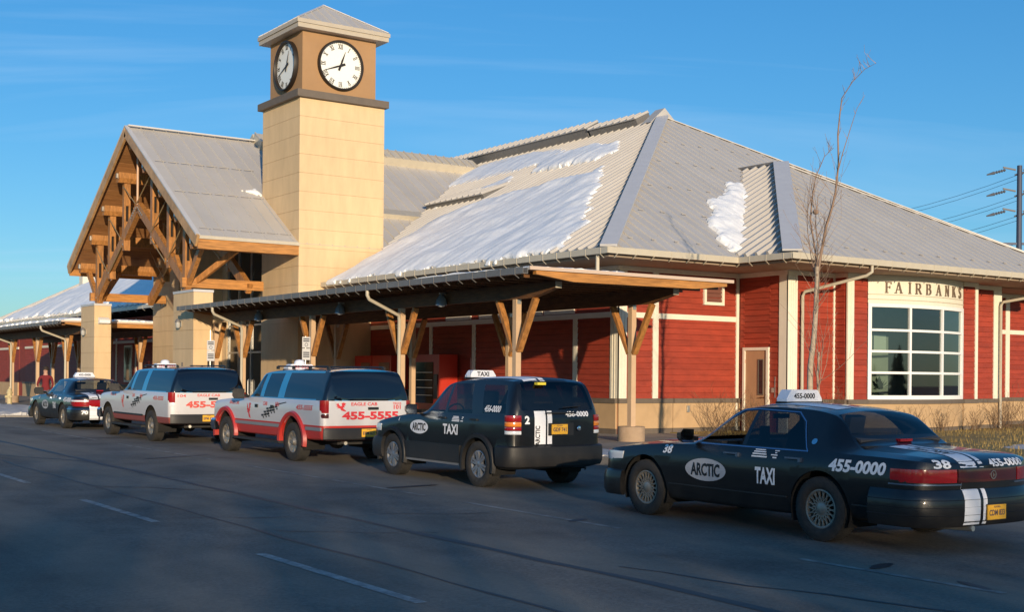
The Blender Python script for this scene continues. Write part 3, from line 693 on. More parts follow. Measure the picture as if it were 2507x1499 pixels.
# gutters with brackets
def gutter(par, a, c, n, z=EZ, h=.15, wd=.14, m=GUT, step=.62, hang=.10):
    a = Vector((*a, z)); c = Vector((*c, z)); n = Vector((*n, 0)); d = (c-a).normalized(); b = MB()
    for (d0, d1, z0, z1) in ((0,.012,-h,0),(.012,wd,-h,-h+.012),(wd,wd+.012,-h,.012)):
        b.quadbox([a+n*d1+Vector((0,0,z0)), c+n*d1+Vector((0,0,z0)), c+n*d0+Vector((0,0,z0)), a+n*d0+Vector((0,0,z0)), a+n*d1+Vector((0,0,z1)), c+n*d1+Vector((0,0,z1)), c+n*d0+Vector((0,0,z1)), a+n*d0+Vector((0,0,z1))])
    g = b.build('gutter', m, par, fix=True)
    k = .3; Ln = (c-a).length; b = MB()
    while k < Ln:
        p = a+d*k+n*(wd+.014); b.bar(p+Vector((0,0,.01)), p+Vector((0,0,-h-.01)), .03, .012, n); b.bar(p+Vector((0,0,-h-.01)), p-n*wd*.9+Vector((0,0,-h-hang)), .03, .012, (0,0,1)); k += step
    tag(b.build('gutter_hooks', m, g), kind='stuff'); return g
gutter(st, (20.5,25.0), (20.5,41.2), (-1,0)); gutter(st, (20.36,25.14), (25.1,25.14), (0,-1)); gutter(st, (25.1,23.05), (25.1,25.0), (-1,0)); gutter(st, (24.96,23.17), (39.5,23.17), (0,-1)); gutter(st, (39.6,25.14), (44.8,25.14), (0,-1))
b = MB(); b.box(20.55,22.4,25.2,41.1,4.93,4.99).box(22.4,27.0,25.2,27.03,4.93,4.99).box(25.15,27.0,23.22,25.2,4.93,4.99).box(27.0,39.45,23.22,25.07,4.93,4.99).box(37.0,44.7,25.2,27.03,4.93,4.99); b.build('soffit', SOFF, st)
def pipe(par, pts, m=GUT, r=.045, name='downspout'): return MB().tube(pts, r, 8, cap=True).build(name, m, par, smooth=40)
pipe(st, [(28.2,23.1,5.0),(28.2,23.1,4.82),(28.1,23.2,4.72),(27.45,24.85,4.33),(27.45,24.93,4.2),(27.45,24.93,.3)])
pipe(st, [(37.9,23.1,5.0),(37.9,23.1,4.85),(37.8,23.2,4.75),(36.85,24.85,4.42),(36.85,24.93,4.3),(36.85,24.93,.3)])
pipe(st, [(20.47,25.55,5.0),(20.47,25.55,4.2)], r=.05, name='overflow_pipe')
# snow guards: small clips in rows across the end roofs
b = MB()
for pt, rows in ((ptE, ((.7,24),(2.9,20),(5.2,15),(7.8,9),(10.1,5))), (ptP, ((.7,14),(3.2,9),(5.6,4)))):
    wid = 24.3 if pt is ptE else 14.4; top = (11.66*lenE if pt is ptE else A7*lenP)
    for v, _ in rows:
        u = wid/2*v/top+.5
        while u < wid-wid/2*v/top-.4: b.bar(pt(u,v,.05), pt(u+.16,v,.05), .02, .035, (0,0,1)); u += .82
GUARD = mat('snow_guard', (.34,.32,.30), .6); tag(b.build('snow_guards', GUARD, st), kind='stuff')
# snow on the roof planes (u along y from 25.14, v up-slope)
def SXY(pts): return [(y-25.14, (x-20.5)*lenL) for x, y in pts]
Lo, Lu = (20.5,25.14,EZ), (0,1,0)
s_ = snow_patch('roof_snow', Lo, Lu, (1,0,SL), SXY([(20.42,40.6),(20.45,37.8),(20.5,32.9),(20.5,28.85),(20.75,27.4),(21.75,28.35),(22.08,28.2),(23.4,29.8),(23.5,29.7),(24.41,30.8),(25.1,31.4),(26.33,32.8),(27.5,34.0),(27.03,34.1),(26.8,36.3),(26.39,39.2),(26.2,39.8),(24.83,41.3),(23.57,40.9),(22.0,40.7)]), .17, .085, .05, 1, grow=.12)
s_['label'] = 'large sheet of old snow sliding down the lower slope of the station roof'
s_ = snow_patch('roof_snow', Lo, Lu, (1,0,SL), SXY([(29.83,48.3),(31.2,48.5),(31.6,46.5),(31.6,44.8),(31.3,41.9),(30.66,40.7),(29.9,40.8),(29.6,43),(29.5,46.3),(29.07,47.4)]), .12, .1, .05, 2, grow=0.28)
s_['label'] = 'narrow snow strip high on the station roof under the long ridge vent'
s_ = snow_patch('roof_snow', Lo, Lu, (1,0,SL), SXY([(28.94,39.7),(29.9,40.6),(30.5,38.9),(30.0,36.5),(29.12,35.5),(28.7,35.9),(28.8,37.8),(28.8,39.7)]), .2, .08, .06, 3, grow=0.28)
s_['label'] = 'lumpy snow strip near the top right of the station roof'
s_ = snow_patch('roof_snow', Lo, Lu, (1,0,SL), SXY([(26.69,43.6),(27.3,43.0),(28.53,41.5),(28.02,40.7),(27.06,40.65),(26.91,43.5)]), .14, .08, .05, 4, grow=0.25)
s_['label'] = 'small tongue of snow between the larger patches on the station roof'
def EXY(pts): return [(x-20.5, (y-25.14)*lenE) for x, y in pts]
s_ = snow_patch('roof_snow', Lo, (1,0,0), (0,1,SE), EXY([(25.28,26.31),(26.2,27.4),(27.0,28.2),(27.6,28.7),(28.7,29.5),(29.9,30.6),(30.6,30.7),(30.75,30.4),(29.6,29.3),(28.3,28.0),(27.2,26.95),(26.2,25.9),(25.5,25.35),(25.1,25.5)]), .22, .06, .08, 6, jag=.22)
s_['label'] = 'white snow heap in the roof valley beside the ribbed side slope'
# ================================================================== clock tower
tw = thing('clock_tower', (21.19, 42.79, 0), 'tan stucco clock tower with two white dials and small hip roof', 'clock tower')
TX0, TX1, TY0, TY1 = 19.49, 22.89, 41.2, 44.38
def courses(par, x0, x1, y0, y1, zs, m=STUC, name='wall_course', gap=.009):
    MB().box(x0+.02, x1-.02, y0+.02, y1-.02, zs[0], zs[-1]).build('core', mat('joint_shadow', (.55,.38,.21), .9), par)
    for a, c in zip(zs[:-1], zs[1:]):
        MB().box(x0, x1, y0, y1, a+gap/2, c-gap/2).build(name, m, par)
zs = [.2] + [11.719-1.345*k*.5 for k in range(16, -1, -1)]
zs = [.2, .95] + [5.05-1.33*2, 5.05-1.33, 5.05, 5.712, 6.362, 7.04, 7.706, 8.37, 9.034, 9.70, 10.377, 11.04, 11.70]
courses(tw, TX0, TX1, TY0, TY1, zs)
MB().box(TX0-.17, TX1+.10, TY0-.17, TY1+.12, 11.702, 11.955).build('band', BAND, tw)
MB().box(TX0+.15, TX1-.30, TY0+.15, TY1-.30, 11.95, 14.2).build('clock_stage', STUCD, tw)
ex0, ex1, ey0, ey1, ez = TX0-.18, TX1+.06, TY0-.18, TY1+.02, 14.14
MB().box(ex0, ex1, ey0, ey1, ez, ez+.16).build('eave_fascia', mat('cap_trim', (.50,.43,.33), .5, var=.06), tw)
MB().box(ex0-.04, ex1+.04, ey0-.04, ey1+.04, ez+.163, ez+.30).build('eave_gutter', MATS['cap_trim'], tw)
AP = Vector(((ex0+ex1)/2, (ey0+ey1)/2, 15.55)); ez2 = ez+.302
cs = [(ex0,ey0),(ex1,ey0),(ex1,ey1),(ex0,ey1)]
for k in range(4):
    a = Vector((*cs[k], ez2)); c = Vector((*cs[(k+1) % 4], ez2)); U = (c-a).normalized(); inn = Vector((-U.y, U.x, 0)); wd_ = (c-a).length; run = abs((AP-a).dot(inn)); sl_ = (AP.z-ez2)/run
    roof(tw, a, U, ((inn.x, inn.y), sl_), [(0,0),(wd_,0),((AP-a).dot(U), run*sqrt(1+sl_*sl_))], .42, .05, .04, deck=False)
    cap(tw, a, AP, (0,0,1), .10, .03, ROOFT, 'hip_cap', .03)
DIAL = mat('clock_dial', (.86,.86,.80), .4); RIM = mat('clock_rim', (.02,.014,.01), .5)
def clock(c, d, u, r):
    """dial with raised rim, roman numerals, ticks and hands; d outward, u to the right"""
    c = Vector(c); d = Vector(d); u = Vector(u); z = Vector((0,0,1))
    P = lambda x, y, h: c+u*x+z*y+d*h
    ck = MB().lathe([(0,.05),(r*.93,.05),(r*.93,.0)], c, d, 48).build('clock_face', DIAL, tw, fix=True)
    MB().lathe([(r*.925,.0),(r*.925,.15),(r*.94,.17),(r*.985,.17),(r,.15),(r,.0)], c, d, 48).build('clock_rim', RIM, ck, smooth=40, fix=True)
    RN = ['XII','I','II','III','IV','V','VI','VII','VIII','IX','X','XI']
    for k, s in enumerate(RN):
        th = pi/2-k*pi/6; er = Vector((cos(th), sin(th))); et = Vector((sin(th), -cos(th))); b = MB()
        wch = {'I': .052, 'V': .11, 'X': .11}; W_ = sum(wch[q] for q in s)*r; x = -W_/2; r0_, r1_ = r*.67, r*.85
        def stroke(x0, y0, x1, y1, w_):
            a = er*y0+et*x0; e = er*y1+et*x1; dd = (e-a).normalized(); n = Vector((-dd.y, dd.x))*w_/2
            b.prism([P(a.x-n.x,a.y-n.y,.052), P(e.x-n.x,e.y-n.y,.052), P(e.x+n.x,e.y+n.y,.052), P(a.x+n.x,a.y+n.y,.052)], d*.006)
        for q in s:
            ww = wch[q]*r
            if q == 'I': stroke(x+ww/2, r0_, x+ww/2, r1_, .028*r)
            if q == 'V': stroke(x+ww*.5, r0_, x+ww*.12, r1_, .036*r); stroke(x+ww*.5, r0_, x+ww*.88, r1_, .018*r)
            if q == 'X': stroke(x+ww*.88, r0_, x+ww*.12, r1_, .036*r); stroke(x+ww*.12, r0_, x+ww*.88, r1_, .018*r)
            x += ww
        stroke(-W_/2, r0_, W_/2, r0_, .014*r); stroke(-W_/2, r1_, W_/2, r1_, .014*r)
        b.build('numeral', mat('numeral_grey', (.10,.09,.08), .5), ck, fix=True)
    b = MB()
    for k in range(60):
        th = k*pi/30; b.quadbox([P((r*.885)*cos(th)-e*sin(th)*r*.009, (r*.885)*sin(th)+e*cos(th)*r*.009, h) if q == 0 else P((r*.915)*cos(th)-e*sin(th)*r*.009, (r*.915)*sin(th)+e*cos(th)*r*.009, h) for h in (.052, .056) for q, e in ((0,-1),(0,1),(1,1),(1,-1))])
    tag(b.build('minute_ticks', RIM, ck, fix=True), kind='stuff')
    for ang, ln_, wd_, h in ((pi/2-2*pi*41.5/60, .80, .035, .075), (pi/2-2*pi*(12.69/12), .62, .045, .068)):
        e = Vector((cos(ang), sin(ang))); n = Vector((-e.y, e.x)); b = MB()
        q = [e*(-.22*r)+n*.045*r, e*(-.22*r)-n*.045*r, e*(-.04*r)-n*.05*r, e*(.05*r)-n*wd_*r*.7, e*(.18*r)-n*wd_*r*.95, e*(ln_*r)-n*.006*r, e*(ln_*r)+n*.006*r, e*(.18*r)+n*wd_*r*.95, e*(.05*r)+n*wd_*r*.7, e*(-.04*r)+n*.05*r]
        b.prism([P(p.x, p.y, h) for p in q], d*.006); b.build('clock_hand', RIM, ck, fix=True)
    MB().lathe([(0,.09),(r*.05,.09),(r*.05,.05)], c, d, 12).build('hub', RIM, ck, fix=True)
clock((21.12, TY0+.15, 13.06), (0,-1,0), (1,0,0), .90)
clock((TX0+.15, 42.55, 13.06), (-1,0,0), (0,-1,0), .90)

# ================================================================== entrance porch
po = thing('entrance_porch', (16, CY, 0), 'tall gabled entrance porch with exposed timber truss on tan piers', 'porch')
XG = 15.79; slen = sqrt(1+SP*SP); PV = 7.53*slen; PEZ = CZ-7.53*SP
ptN = roof(po, (XG, CY-7.53, PEZ), (1,0,0), ((0,1),SP), [(0,0),(7.1,0),(15.88,PV),(0,PV)], .50, .05, .045)
ptF = roof(po, (XG, CY+7.53, PEZ), (1,0,0), ((0,-1),SP), [(0,0),(7.1,0),(15.88,PV),(0,PV)], .50, .05, .045, stuff=True)
cap(po, (XG,CY,CZ), (31.6,CY,CZ), (0,0,1), .34, .05, ROOFT)
for sgn in (-1, 1):
    a = Vector((XG-.05, CY+sgn*7.58, PEZ-.17)); c = Vector((XG-.05, CY, CZ-.17))
    MB().bar(a, c+Vector((0,sgn*.0,0)), .09, .40, (0,-sgn*SP,1)).build('barge_board', mat('barge_fir', (.50,.29,.12), .5, var=.3, vscale=2, bump=.1), po)
    MB().bar(a+Vector((.02,0,.22)), c+Vector((.02,0,.22)), .16, .05, (0,-sgn*SP,1)).build('verge_trim', ROOFT, po)
    MB().box(XG-.02, 19.47 if sgn < 0 else 19.4, CY+sgn*7.53-.05, CY+sgn*7.53+.05, PEZ-.42, PEZ-.09).build('eave_fascia', WOODH, po)
    MB().box(XG-.06, 19.48 if sgn < 0 else 19.4, CY+sgn*7.57-.06, CY+sgn*7.57+.06, PEZ-.085, PEZ+.03).build('eave_gutter', GUT, po)
    # plank soffit
    k = 0
    nS = Vector((0, -sgn*SP, 1)).normalized() if sgn > 0 else Vector((0, SP*1, 1)).normalized()
    for k in range(16):
        y0 = .1+k*.465; z0 = CZ-.16-y0*SP; z1 = CZ-.16-(y0+.45)*SP
        MB().quadbox([(XG+.02,CY+sgn*y0,z0-.03),(19.4,CY+sgn*y0,z0-.03),(19.4,CY+sgn*(y0+.45),z1-.03),(XG+.02,CY+sgn*(y0+.45),z1-.03),(XG+.02,CY+sgn*y0,z0),(19.4,CY+sgn*y0,z0),(19.4,CY+sgn*(y0+.45),z1),(XG+.02,CY+sgn*(y0+.45),z1)]).build('soffit_board', WOODP, po, fix=True)
MB().quadbox([ptN(5.2,PV-.75,0), ptN(15.8,PV-.75,0), ptN(15.8,PV+.1,0), ptN(5.2,PV+.1,0), ptN(5.2,PV-.75,.38), ptN(15.8,PV-.75,.38), ptN(15.8,PV+.1,.38), ptN(5.2,PV+.1,.38)]).build('ridge_vent', GUT, po, fix=True)
MB().quadbox([ptF(5.2,PV-.75,0), ptF(15.8,PV-.75,0), ptF(15.8,PV+.1,0), ptF(5.2,PV+.1,0), ptF(5.2,PV-.75,.38), ptF(15.8,PV-.75,.38), ptF(15.8,PV+.1,.38), ptF(5.2,PV+.1,.38)]).build('ridge_vent', GUT, po, fix=True)
for k in range(26): MB().bar(ptN(5.2+k*.41,PV-.78,.41), ptN(5.2+k*.41,PV+.08,.41), .05, .05, (0,0,1)).build('vent_rib', ROOF, po)
MB().quadbox([ptN(6.9,2.75,0), ptN(10.0,2.75,0), ptN(10.8,3.6,0), ptN(6.9,3.6,0), ptN(6.9,2.75,.2), ptN(10.0,2.75,.2), ptN(10.8,3.6,.03), ptN(6.9,3.6,.03)]).build('roof_step', GUT, po, fix=True)
b = MB()
for v in (.55, 3.4, 5.9):
    for k in range(8): b.bar(ptN(.2+k*.5,v,.06), ptN(.6+k*.5,v,.06), .02, .03, (0,0,1))
tag(b.build('snow_guards', GUARD, po), kind='stuff')
# piers
def pier(par, x0, x1, y0, y1, ztop, step=.655):
    zs = [ztop-k*step for k in range(int((ztop-.2)/step)+1)][::-1]; zs = [.2]+[z for z in zs if z > .3]
    p_ = thing_part('pier', par)
    courses(p_, x0, x1, y0, y1, zs, STUC); MB().box(x0-.02, x1+.02, y0-.02, y1+.02, ztop+.002, ztop+.09).build('pier_cap', ROOFT, p_)
    return p_
def thing_part(name, par):
    o = bpy.data.objects.new(name, None); COL.objects.link(o); o.parent = par; return o
pier(po, 16.0, 16.70, 42.13, 44.08, 4.68); pier(po, 16.0, 16.70, 53.42, 55.28, 4.68)
# gabled block on the far side of the entrance and glazed entrance wall
zs = [.2]+[1.07+.665*k for k in range(13)]
courses(po, 19.49, 22.88, 53.06, 56.3, zs, STUC)
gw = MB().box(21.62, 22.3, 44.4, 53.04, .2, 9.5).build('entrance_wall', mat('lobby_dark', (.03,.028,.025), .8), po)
b = MB()
MB().box(21.45, 21.62, 44.4, 46.1, .2, 9).build('entrance_panel', STUC, po); MB().box(21.45, 21.62, 52.5, 53.05, .2, 9).build('entrance_panel', STUC, po)
ff = MB()
ys = [46.12, 47.4, 48.7, 50.0, 51.3, 52.48]
for y in ys: ff.box(21.48, 21.6, y-.04, y+.04, .25, 8.6)
for z in (.25, 2.75, 3.9, 5.0, 7.6):
    for a, c in zip(ys[:-1], ys[1:]): ff.box(21.49, 21.59, a+.04, c-.04, z, z+.07)
fr = ff.build('entrance_window', STEEL, po)
for a, c in zip(ys[:-1], ys[1:]):
    for z0, z1 in ((.32,2.75),(2.82,3.9),(3.97,5.0),(5.07,7.6),(7.67,8.6)):
        MB().box(21.54, 21.55, a+.04, c-.04, z0, z1).build('pane', DWIN, fr)
MB().tube([(21.44,50.05,1.0),(21.40,50.05,1.05),(21.40,50.05,1.6),(21.44,50.05,1.65)], .02, 6).build('door_handle', WHITE, fr)
# trusses
def truss(X, full=True):
    t_ = thing_part('truss', po)
    for sgn in (-1, 1):
        for off, zt, zb in ((1.65,9.5,6.75), (3.45,8.4,5.72), (5.1,7.35,4.78))[:3 if full else 2]:
            y = CY+sgn*off; s0, s1 = zb+.42*(zt-zb), zb+.42*(zt-zb)+.62
            b = MB(); b.box(X-.125,X+.125,y-.125,y+.125,zb,s0); b.box(X-.125,X+.125,y-.125,y+.125,s1,zt)
            b.box(X-.125,X-.055,y-.124,y+.124,s0,s1); b.box(X+.055,X+.125,y-.124,y+.124,s0,s1)
            b.build('truss_post', WOOD, t_)
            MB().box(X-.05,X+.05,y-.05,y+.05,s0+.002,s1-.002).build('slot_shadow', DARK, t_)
            for h in (zt-.25, zb+.25):
                MB().lathe([(0,.02),(.03,.02),(.03,0)], (X-.125,y,h), (-1,0,0), 8).build('bolt', STEEL, t_)
        MB().bar((X-.02,CY+sgn*5.35,4.95), (X-.02,CY+sgn*.02,8.32), .20, .36, (0,0,1)).build('chevron_beam', WOOD, t_)
        if full:
            MB().bar((X-.03,CY+sgn*5.1,4.86), (X-.03,CY+sgn*6.6,6.30), .16, .22, (0,0,1)).build('strut', WOOD, t_)
            MB().bar((X-.03,CY+sgn*5.0,4.86), (X-.03,CY+sgn*4.05,6.1), .15, .2, (0,0,1)).build('strut', WOOD, t_)
            MB().bar((X+.1,CY+sgn*5.1,4.95), (X+1.3,CY+sgn*6.5,6.25), .16, .2, (0,0,1)).build('strut', WOOD, t_)
        for (y0,z0,y1,z1) in ((1.55,9.3,.08,8.45),(3.35,8.2,1.75,7.2),(5.0,7.1,3.55,6.05),(1.75,6.9,3.3,5.95)):
            MB().tube([(X-.16,CY+sgn*y0,z0),(X-.16,CY+sgn*y1,z1)], .022, 6).build('tie_rod', mat('tie_rod', (.55,.40,.20), .4, metal=.6), t_)
    MB().tube([(X-.1,CY,10.8),(X-.1,CY,8.4)], .045, 8).build('king_rod', mat('rod_pink', (.62,.38,.24), .5), t_)
    for q in range(10):
        sgn = -1 if q % 2 else 1; k = q//2
        MB().lathe([(0,.03),(.035,.03),(.035,0)], (X-.13,CY+sgn*(.12+.13*k),8.28-.083*k), (-1,0,0), 6).build('bolt', STEEL, t_)
truss(16.32); truss(18.6, False)
for off, z in ((0,10.72),(1.55,9.62),(3.35,8.50),(5.0,7.44),(6.55,6.36)):
    for sgn in ((-1,1) if off else (1,)):
        y = CY+sgn*off
        pts = [(15.92,y-.19,z-.02),(15.92,y-.19,z+.20),(15.92,y+.19,z+.20),(15.92,y+.19,z-.02),(15.92,y+.10,z-.20),(15.92,y-.10,z-.20)]
        MB().prism(pts, (5.3,0,0)).build('purlin', WOOD, po, fix=True)
        MB().box(15.87,15.915,y-.06,y+.06,z-.02,z+.16).build('purlin_plate', STEEL, po)
MB().box(16.05,19.12,43.36,43.56,4.91,5.25).build('tie_beam', WOODH, po); MB().box(16.05,19.3,54.1,54.3,4.91,5.25).build('tie_beam', WOODH, po)
for y in (43.63, 53.83): MB().box(16.2,16.44,y-.12,y+.12,4.765,4.92).build('stub', POSTM, po)
s_ = snow_patch('roof_snow', (XG, CY-7.53, PEZ), (1,0,0), (0,1,SP), [(3.0,4.0),(3.3,4.15),(3.68,4.45),(3.69,3.6),(3.4,3.7)], .14, .05, .05, 12, edge=.15, jag=.12)
s_['label'] = 'small snow clump on the porch roof against the clock tower'

# ================================================================== covered walkways
def canopy(y0, y1, ps, label, snow=None):
    ca = thing('walkway_canopy', (18.48, (y0+y1)/2, WZ), label, 'canopy', 'covered walkways along the station')
    x0, x1 = 15.52, 21.43
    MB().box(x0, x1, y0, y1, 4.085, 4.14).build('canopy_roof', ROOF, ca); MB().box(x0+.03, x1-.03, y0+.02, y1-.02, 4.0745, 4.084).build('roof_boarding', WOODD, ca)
    for y in (y0, y1-.12):
        MB().prism([(15.70,y,4.072),(15.70,y,4.0),(16.7,y,3.88),(20.25,y,3.90),(21.25,y,4.0),(21.25,y,4.072)], (0,.12,0)).build('fascia_beam', WOODH, ca, fix=True)
        MB().box(x0, x1+.02, y-.03 if y == y0 else y+.12, y+.0 if y == y0 else y+.15, 4.085, 4.16).build('edge_trim', mat('edge_trim', (.62,.47,.36), .6), ca)
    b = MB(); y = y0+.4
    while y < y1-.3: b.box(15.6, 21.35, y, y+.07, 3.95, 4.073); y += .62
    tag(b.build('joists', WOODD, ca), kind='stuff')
    for x in (16.75, 20.2):
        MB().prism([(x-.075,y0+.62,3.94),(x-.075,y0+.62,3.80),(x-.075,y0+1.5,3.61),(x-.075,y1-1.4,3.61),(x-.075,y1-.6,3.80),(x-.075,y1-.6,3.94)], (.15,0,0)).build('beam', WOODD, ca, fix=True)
        MB().box(x-.085,x+.085,y0+.605,y0+.618,3.79,3.93).build('beam_cap', GUT, ca)
        for y in ps:
            p_ = MB().box(x-.072, x+.072, y-.072, y+.072, .6, 3.608).build('post', POSTM, ca)
            MB().box(x-.05, x+.05, y-.09, y+.09, 3.5, 3.72).build('post_bracket', STEEL, p_)
            MB().lathe([(0,.64),(.325,.64),(.335,.62),(.335,.2)], (x,y,0), (0,0,1), 28).build('post_base', CONCB, ca, smooth=40)
            for sgn in (-1, 1):
                br = MB().bar((x,y+sgn*.09,2.42), (x,y+sgn*.74,3.60), .09, .15, (1,0,0)).build('brace', WOOD, ca)
                for f_ in (.08, .93): MB().lathe([(0,.015),(.025,.015),(.025,0)], (x-.05,y+sgn*(.09+.65*f_),2.42+1.18*f_), (-1,0,0), 6).build('bolt', STEEL, br)
    g_ = gutter(ca, (15.52,y0+.05), (15.52,y1), (-1,0), 4.13, .13, .12, FASC, .55, .08)
    return ca
c1 = canopy(21.65, 42.1, (23.84,29.12,34.42,39.6), 'long timber canopy with braced posts in front of the right hand red wall')
x_, y_ = 16.75, 41.95
MB().box(x_-.07,x_+.07,y_-.07,y_+.07,.3,3.6).build('post', POSTM, c1); MB().bar((x_,y_-.09,2.42),(x_,y_-.74,3.6),.09,.15,(1,0,0)).build('brace', WOOD, c1)
for y in (39.0, 28.6):
    pipe(c1, [(15.44,y,4.0),(15.44,y,3.88),(15.5,y+.02,3.78),(16.6,y+.42,3.42),(16.64,y+.45,3.3),(16.64,y+.45,.7)], GUT, .045)
c2 = canopy(56.6, 78.5, (60.1,65.2,70.2,75.3), 'far timber canopy beyond the entrance with snow lying on its edge')
for y in (59.6, 69.7): pipe(c2, [(15.44,y,4.0),(15.44,y,3.88),(15.5,y+.02,3.78),(16.6,y+.32,3.42),(16.64,y+.34,3.3),(16.64,y+.34,.7)], GUT, .05)
for k, (pl, th_, sd) in enumerate((([(15.62,21.75),(15.6,23),(15.56,26),(15.9,27.8),(16.8,27.4),(18.0,24.5),(18.3,21.75)], .09, 21), ([(15.6,57),(15.6,78),(18.5,78),(18,66),(17.5,57)], .2, 22), ([(17.6,56.8),(20.8,56.8),(21.2,66),(18.6,66)], .16, 23))):
    s_ = snow_patch('canopy_snow', (0,0,4.142), (1,0,0), (0,1,0), pl, th_, .1, .03, sd, SNOW, .2)
    s_['label'] = ['thin shaded snow on the near corner of the long canopy','thick snow along the street edge of the far canopy','snow lying on the near end of the far canopy'][k]

# ================================================================== far wing
wg = thing('station_wing', (22.4, 60, 0), 'far red station wing behind the porch under a snow covered roof', 'building')
YC = 94.0
MB().box(22.45, 42, 57.5, YC-1.9, .1, 4.9).build('wall', RED, wg)
ptW = roof(wg, (20.5,58.36,EZ), (0,1,0), ((1,0),SL), [(0,0),(YC-58.36,0),(YC-58.36-12.13,12.13*lenL),(-9.6,12.13*lenL),(-9.63,11.17*lenL)], .82, .06, .06)
MB().prism([(20.5,YC,EZ),(44.8,YC,EZ),(32.63,YC-12.13,11.88)], (0,.05,.1)).build('end_roof', ROOF, wg, fix=True)
MB().prism([(44.8,YC,EZ),(44.8,58,EZ),(32.63,58,11.88),(32.63,YC-12.13,11.88)], (0,0,.05)).build('rear_roof', ROOF, wg, fix=True)
gutter(wg, (20.5,56.4), (20.5,YC), (-1,0), EZ, .15, .14, GUT, 1.2)
WW = Wall((22.45, 57.5), (0,1), (-1,0))
for k in range(10):
    u0 = k*3.3+.1; siding(WW, wg, u0, u0+3.1, 1.26, 3.51, .167, stuff=True); siding(WW, wg, u0, u0+3.1, 3.66, 4.8, .167, stuff=True)
    WW.part('trim_board', CREAM, wg, u0-.2, u0, 1.26, 4.8, 0, .05)
WW.part('belt_board', CREAM, wg, .1, 33, 3.51, 3.66, .0, .052); WW.part('base_panel', WAIN, wg, 0, 33.5, .2, 1.125, 0, .06); WW.part('base_cap', BAND, wg, 0, 33.5, 1.128, 1.258, 0, .1)
for a in (4, 10.5, 17):
    f_ = WW.part('window_frame', CREAM, wg, a, a+1.3, 1.4, 3.4, 0, .07); WW.part('pane', DWIN, f_, a+.1, a+1.2, 1.5, 3.3, .07, .08)
s_ = snow_patch('roof_snow', (20.5,58.36,EZ), (0,1,0), (1,0,SL), [(.6,.15),(32.5,.15),(26,6.5),(22.5,10.8),(10,11.2),(-2,9),(-1.5,4)], .22, .2, .09, 31, edge=.5, jag=.4)
s_['label'] = 'broad snow cover on the far wing roof seen through the porch'
an = thing('station_annex', (22.4,94,0), 'low red annex at the far left end of the station', 'building')
MB().box(22.45,40,92.2,135,.1,4.95).build('wall', RED, an); MB().box(20.6,41,94.3,135,4.96,5.16).build('roof', ROOF, an); MB().box(22.38,22.448,92.2,135,3.51,3.66).build('belt_board', CREAM, an); MB().box(22.36,22.448,92.2,135,.2,1.2).build('base_panel', WAIN, an)
vt = thing('roof_vent', (25.6, 87.2, 7.8), 'small cream roof vent with white cap on the far wing', 'vent')
MB().box(25.2,26.0,86.8,87.6,7.5,8.75).build('vent_box', CREAM, vt); MB().lathe([(0,1.2),(.22,1.2),(.22,1.1),(.13,1.1),(.13,.1)], (25.6,87.2,8.6), (0,0,1), 12).build('vent_pipe', WHITE, vt, smooth=40)

# ================================================================== wall and canopy lamps, machines, signs
def wall_lamp(x, y, z, label):
    t_ = thing('wall_lamp', (x,y,z), label, 'lamp', 'lamps on the piers'); LG = mat('frosted_lamp_glass', (.42,.42,.40), .3)
    MB().box(x-.02,x,y-.06,y+.06,z-.12,z+.09).build('back_plate', STEEL, t_)
    MB().lathe([(0,-.17),(.06,-.16),(.085,-.09),(.085,.03)], (x-.12,y,z), (0,0,1), 16).build('lamp_glass', LG, t_, smooth=50)
    MB().lathe([(.10,.03),(.10,.06),(.06,.14),(.0,.17)], (x-.12,y,z), (0,0,1), 16).build('lamp_hood', FASC, t_, smooth=50)
wall_lamp(16.0, 43.3, 3.62, 'round glass lamp on the street face of the near porch pier')
wall_lamp(16.0, 54.6, 3.62, 'round glass lamp on the street face of the far porch pier')
wall_lamp(19.49, 54.9, 5.0, 'small glass lamp high on the tan block behind the porch piers')
bl = thing('box_lamp', (16.35,53.42,4.03), 'white sloped box lamp on the sunny side of the far pier', 'lamp')
MB().prism([(16.15,53.40,3.92),(16.15,53.18,3.95),(16.15,53.18,4.08),(16.15,53.40,4.18)], (.45,0,0)).build('lamp_housing', WHITE, bl, fix=True)
MB().box(16.17,16.58,53.4,53.419,3.9,4.2).build('back_plate', STEEL, bl)
pl_ = tag(MB().box(15.985,15.998,43.05,43.22,2.0,2.25).build('pier_plate', mat('plate_brown', (.30,.22,.16), .5)), 'small brown notice plate fixed on the near porch pier', 'plate')
for k, (y, lb) in enumerate(((32.26,'dome lamp under the long canopy left of the second downpipe'), (26.82,'dome lamp under the near end of the long canopy'), (37.9,'dome lamp under the far end of the long canopy'))):
    t_ = thing('canopy_lamp', (16.62,y,3.7), lb, 'lamp', 'lamps under the long canopy')
    MB().lathe([(0,.0),(.05,-.02),(.13,-.16),(.15,-.30),(.13,-.30),(.11,-.18)], (16.55,y,3.88), (0,0,1), 18).build('lamp_shade', mat('lamp_blue_grey', (.30,.36,.40), .25, metal=.4), t_, smooth=50)
    MB().lathe([(0,-.34),(.08,-.32),(.11,-.26),(.1,-.2)], (16.55,y,3.88), (0,0,1), 16).build('lamp_bulb', LAMPG, t_, smooth=50)
    MB().box(16.5,16.68,y-.03,y+.03,3.86,3.9).build('lamp_arm', STEEL, t_)
REDM = mat('machine_red', (.50,.035,.018), .35, var=.05)
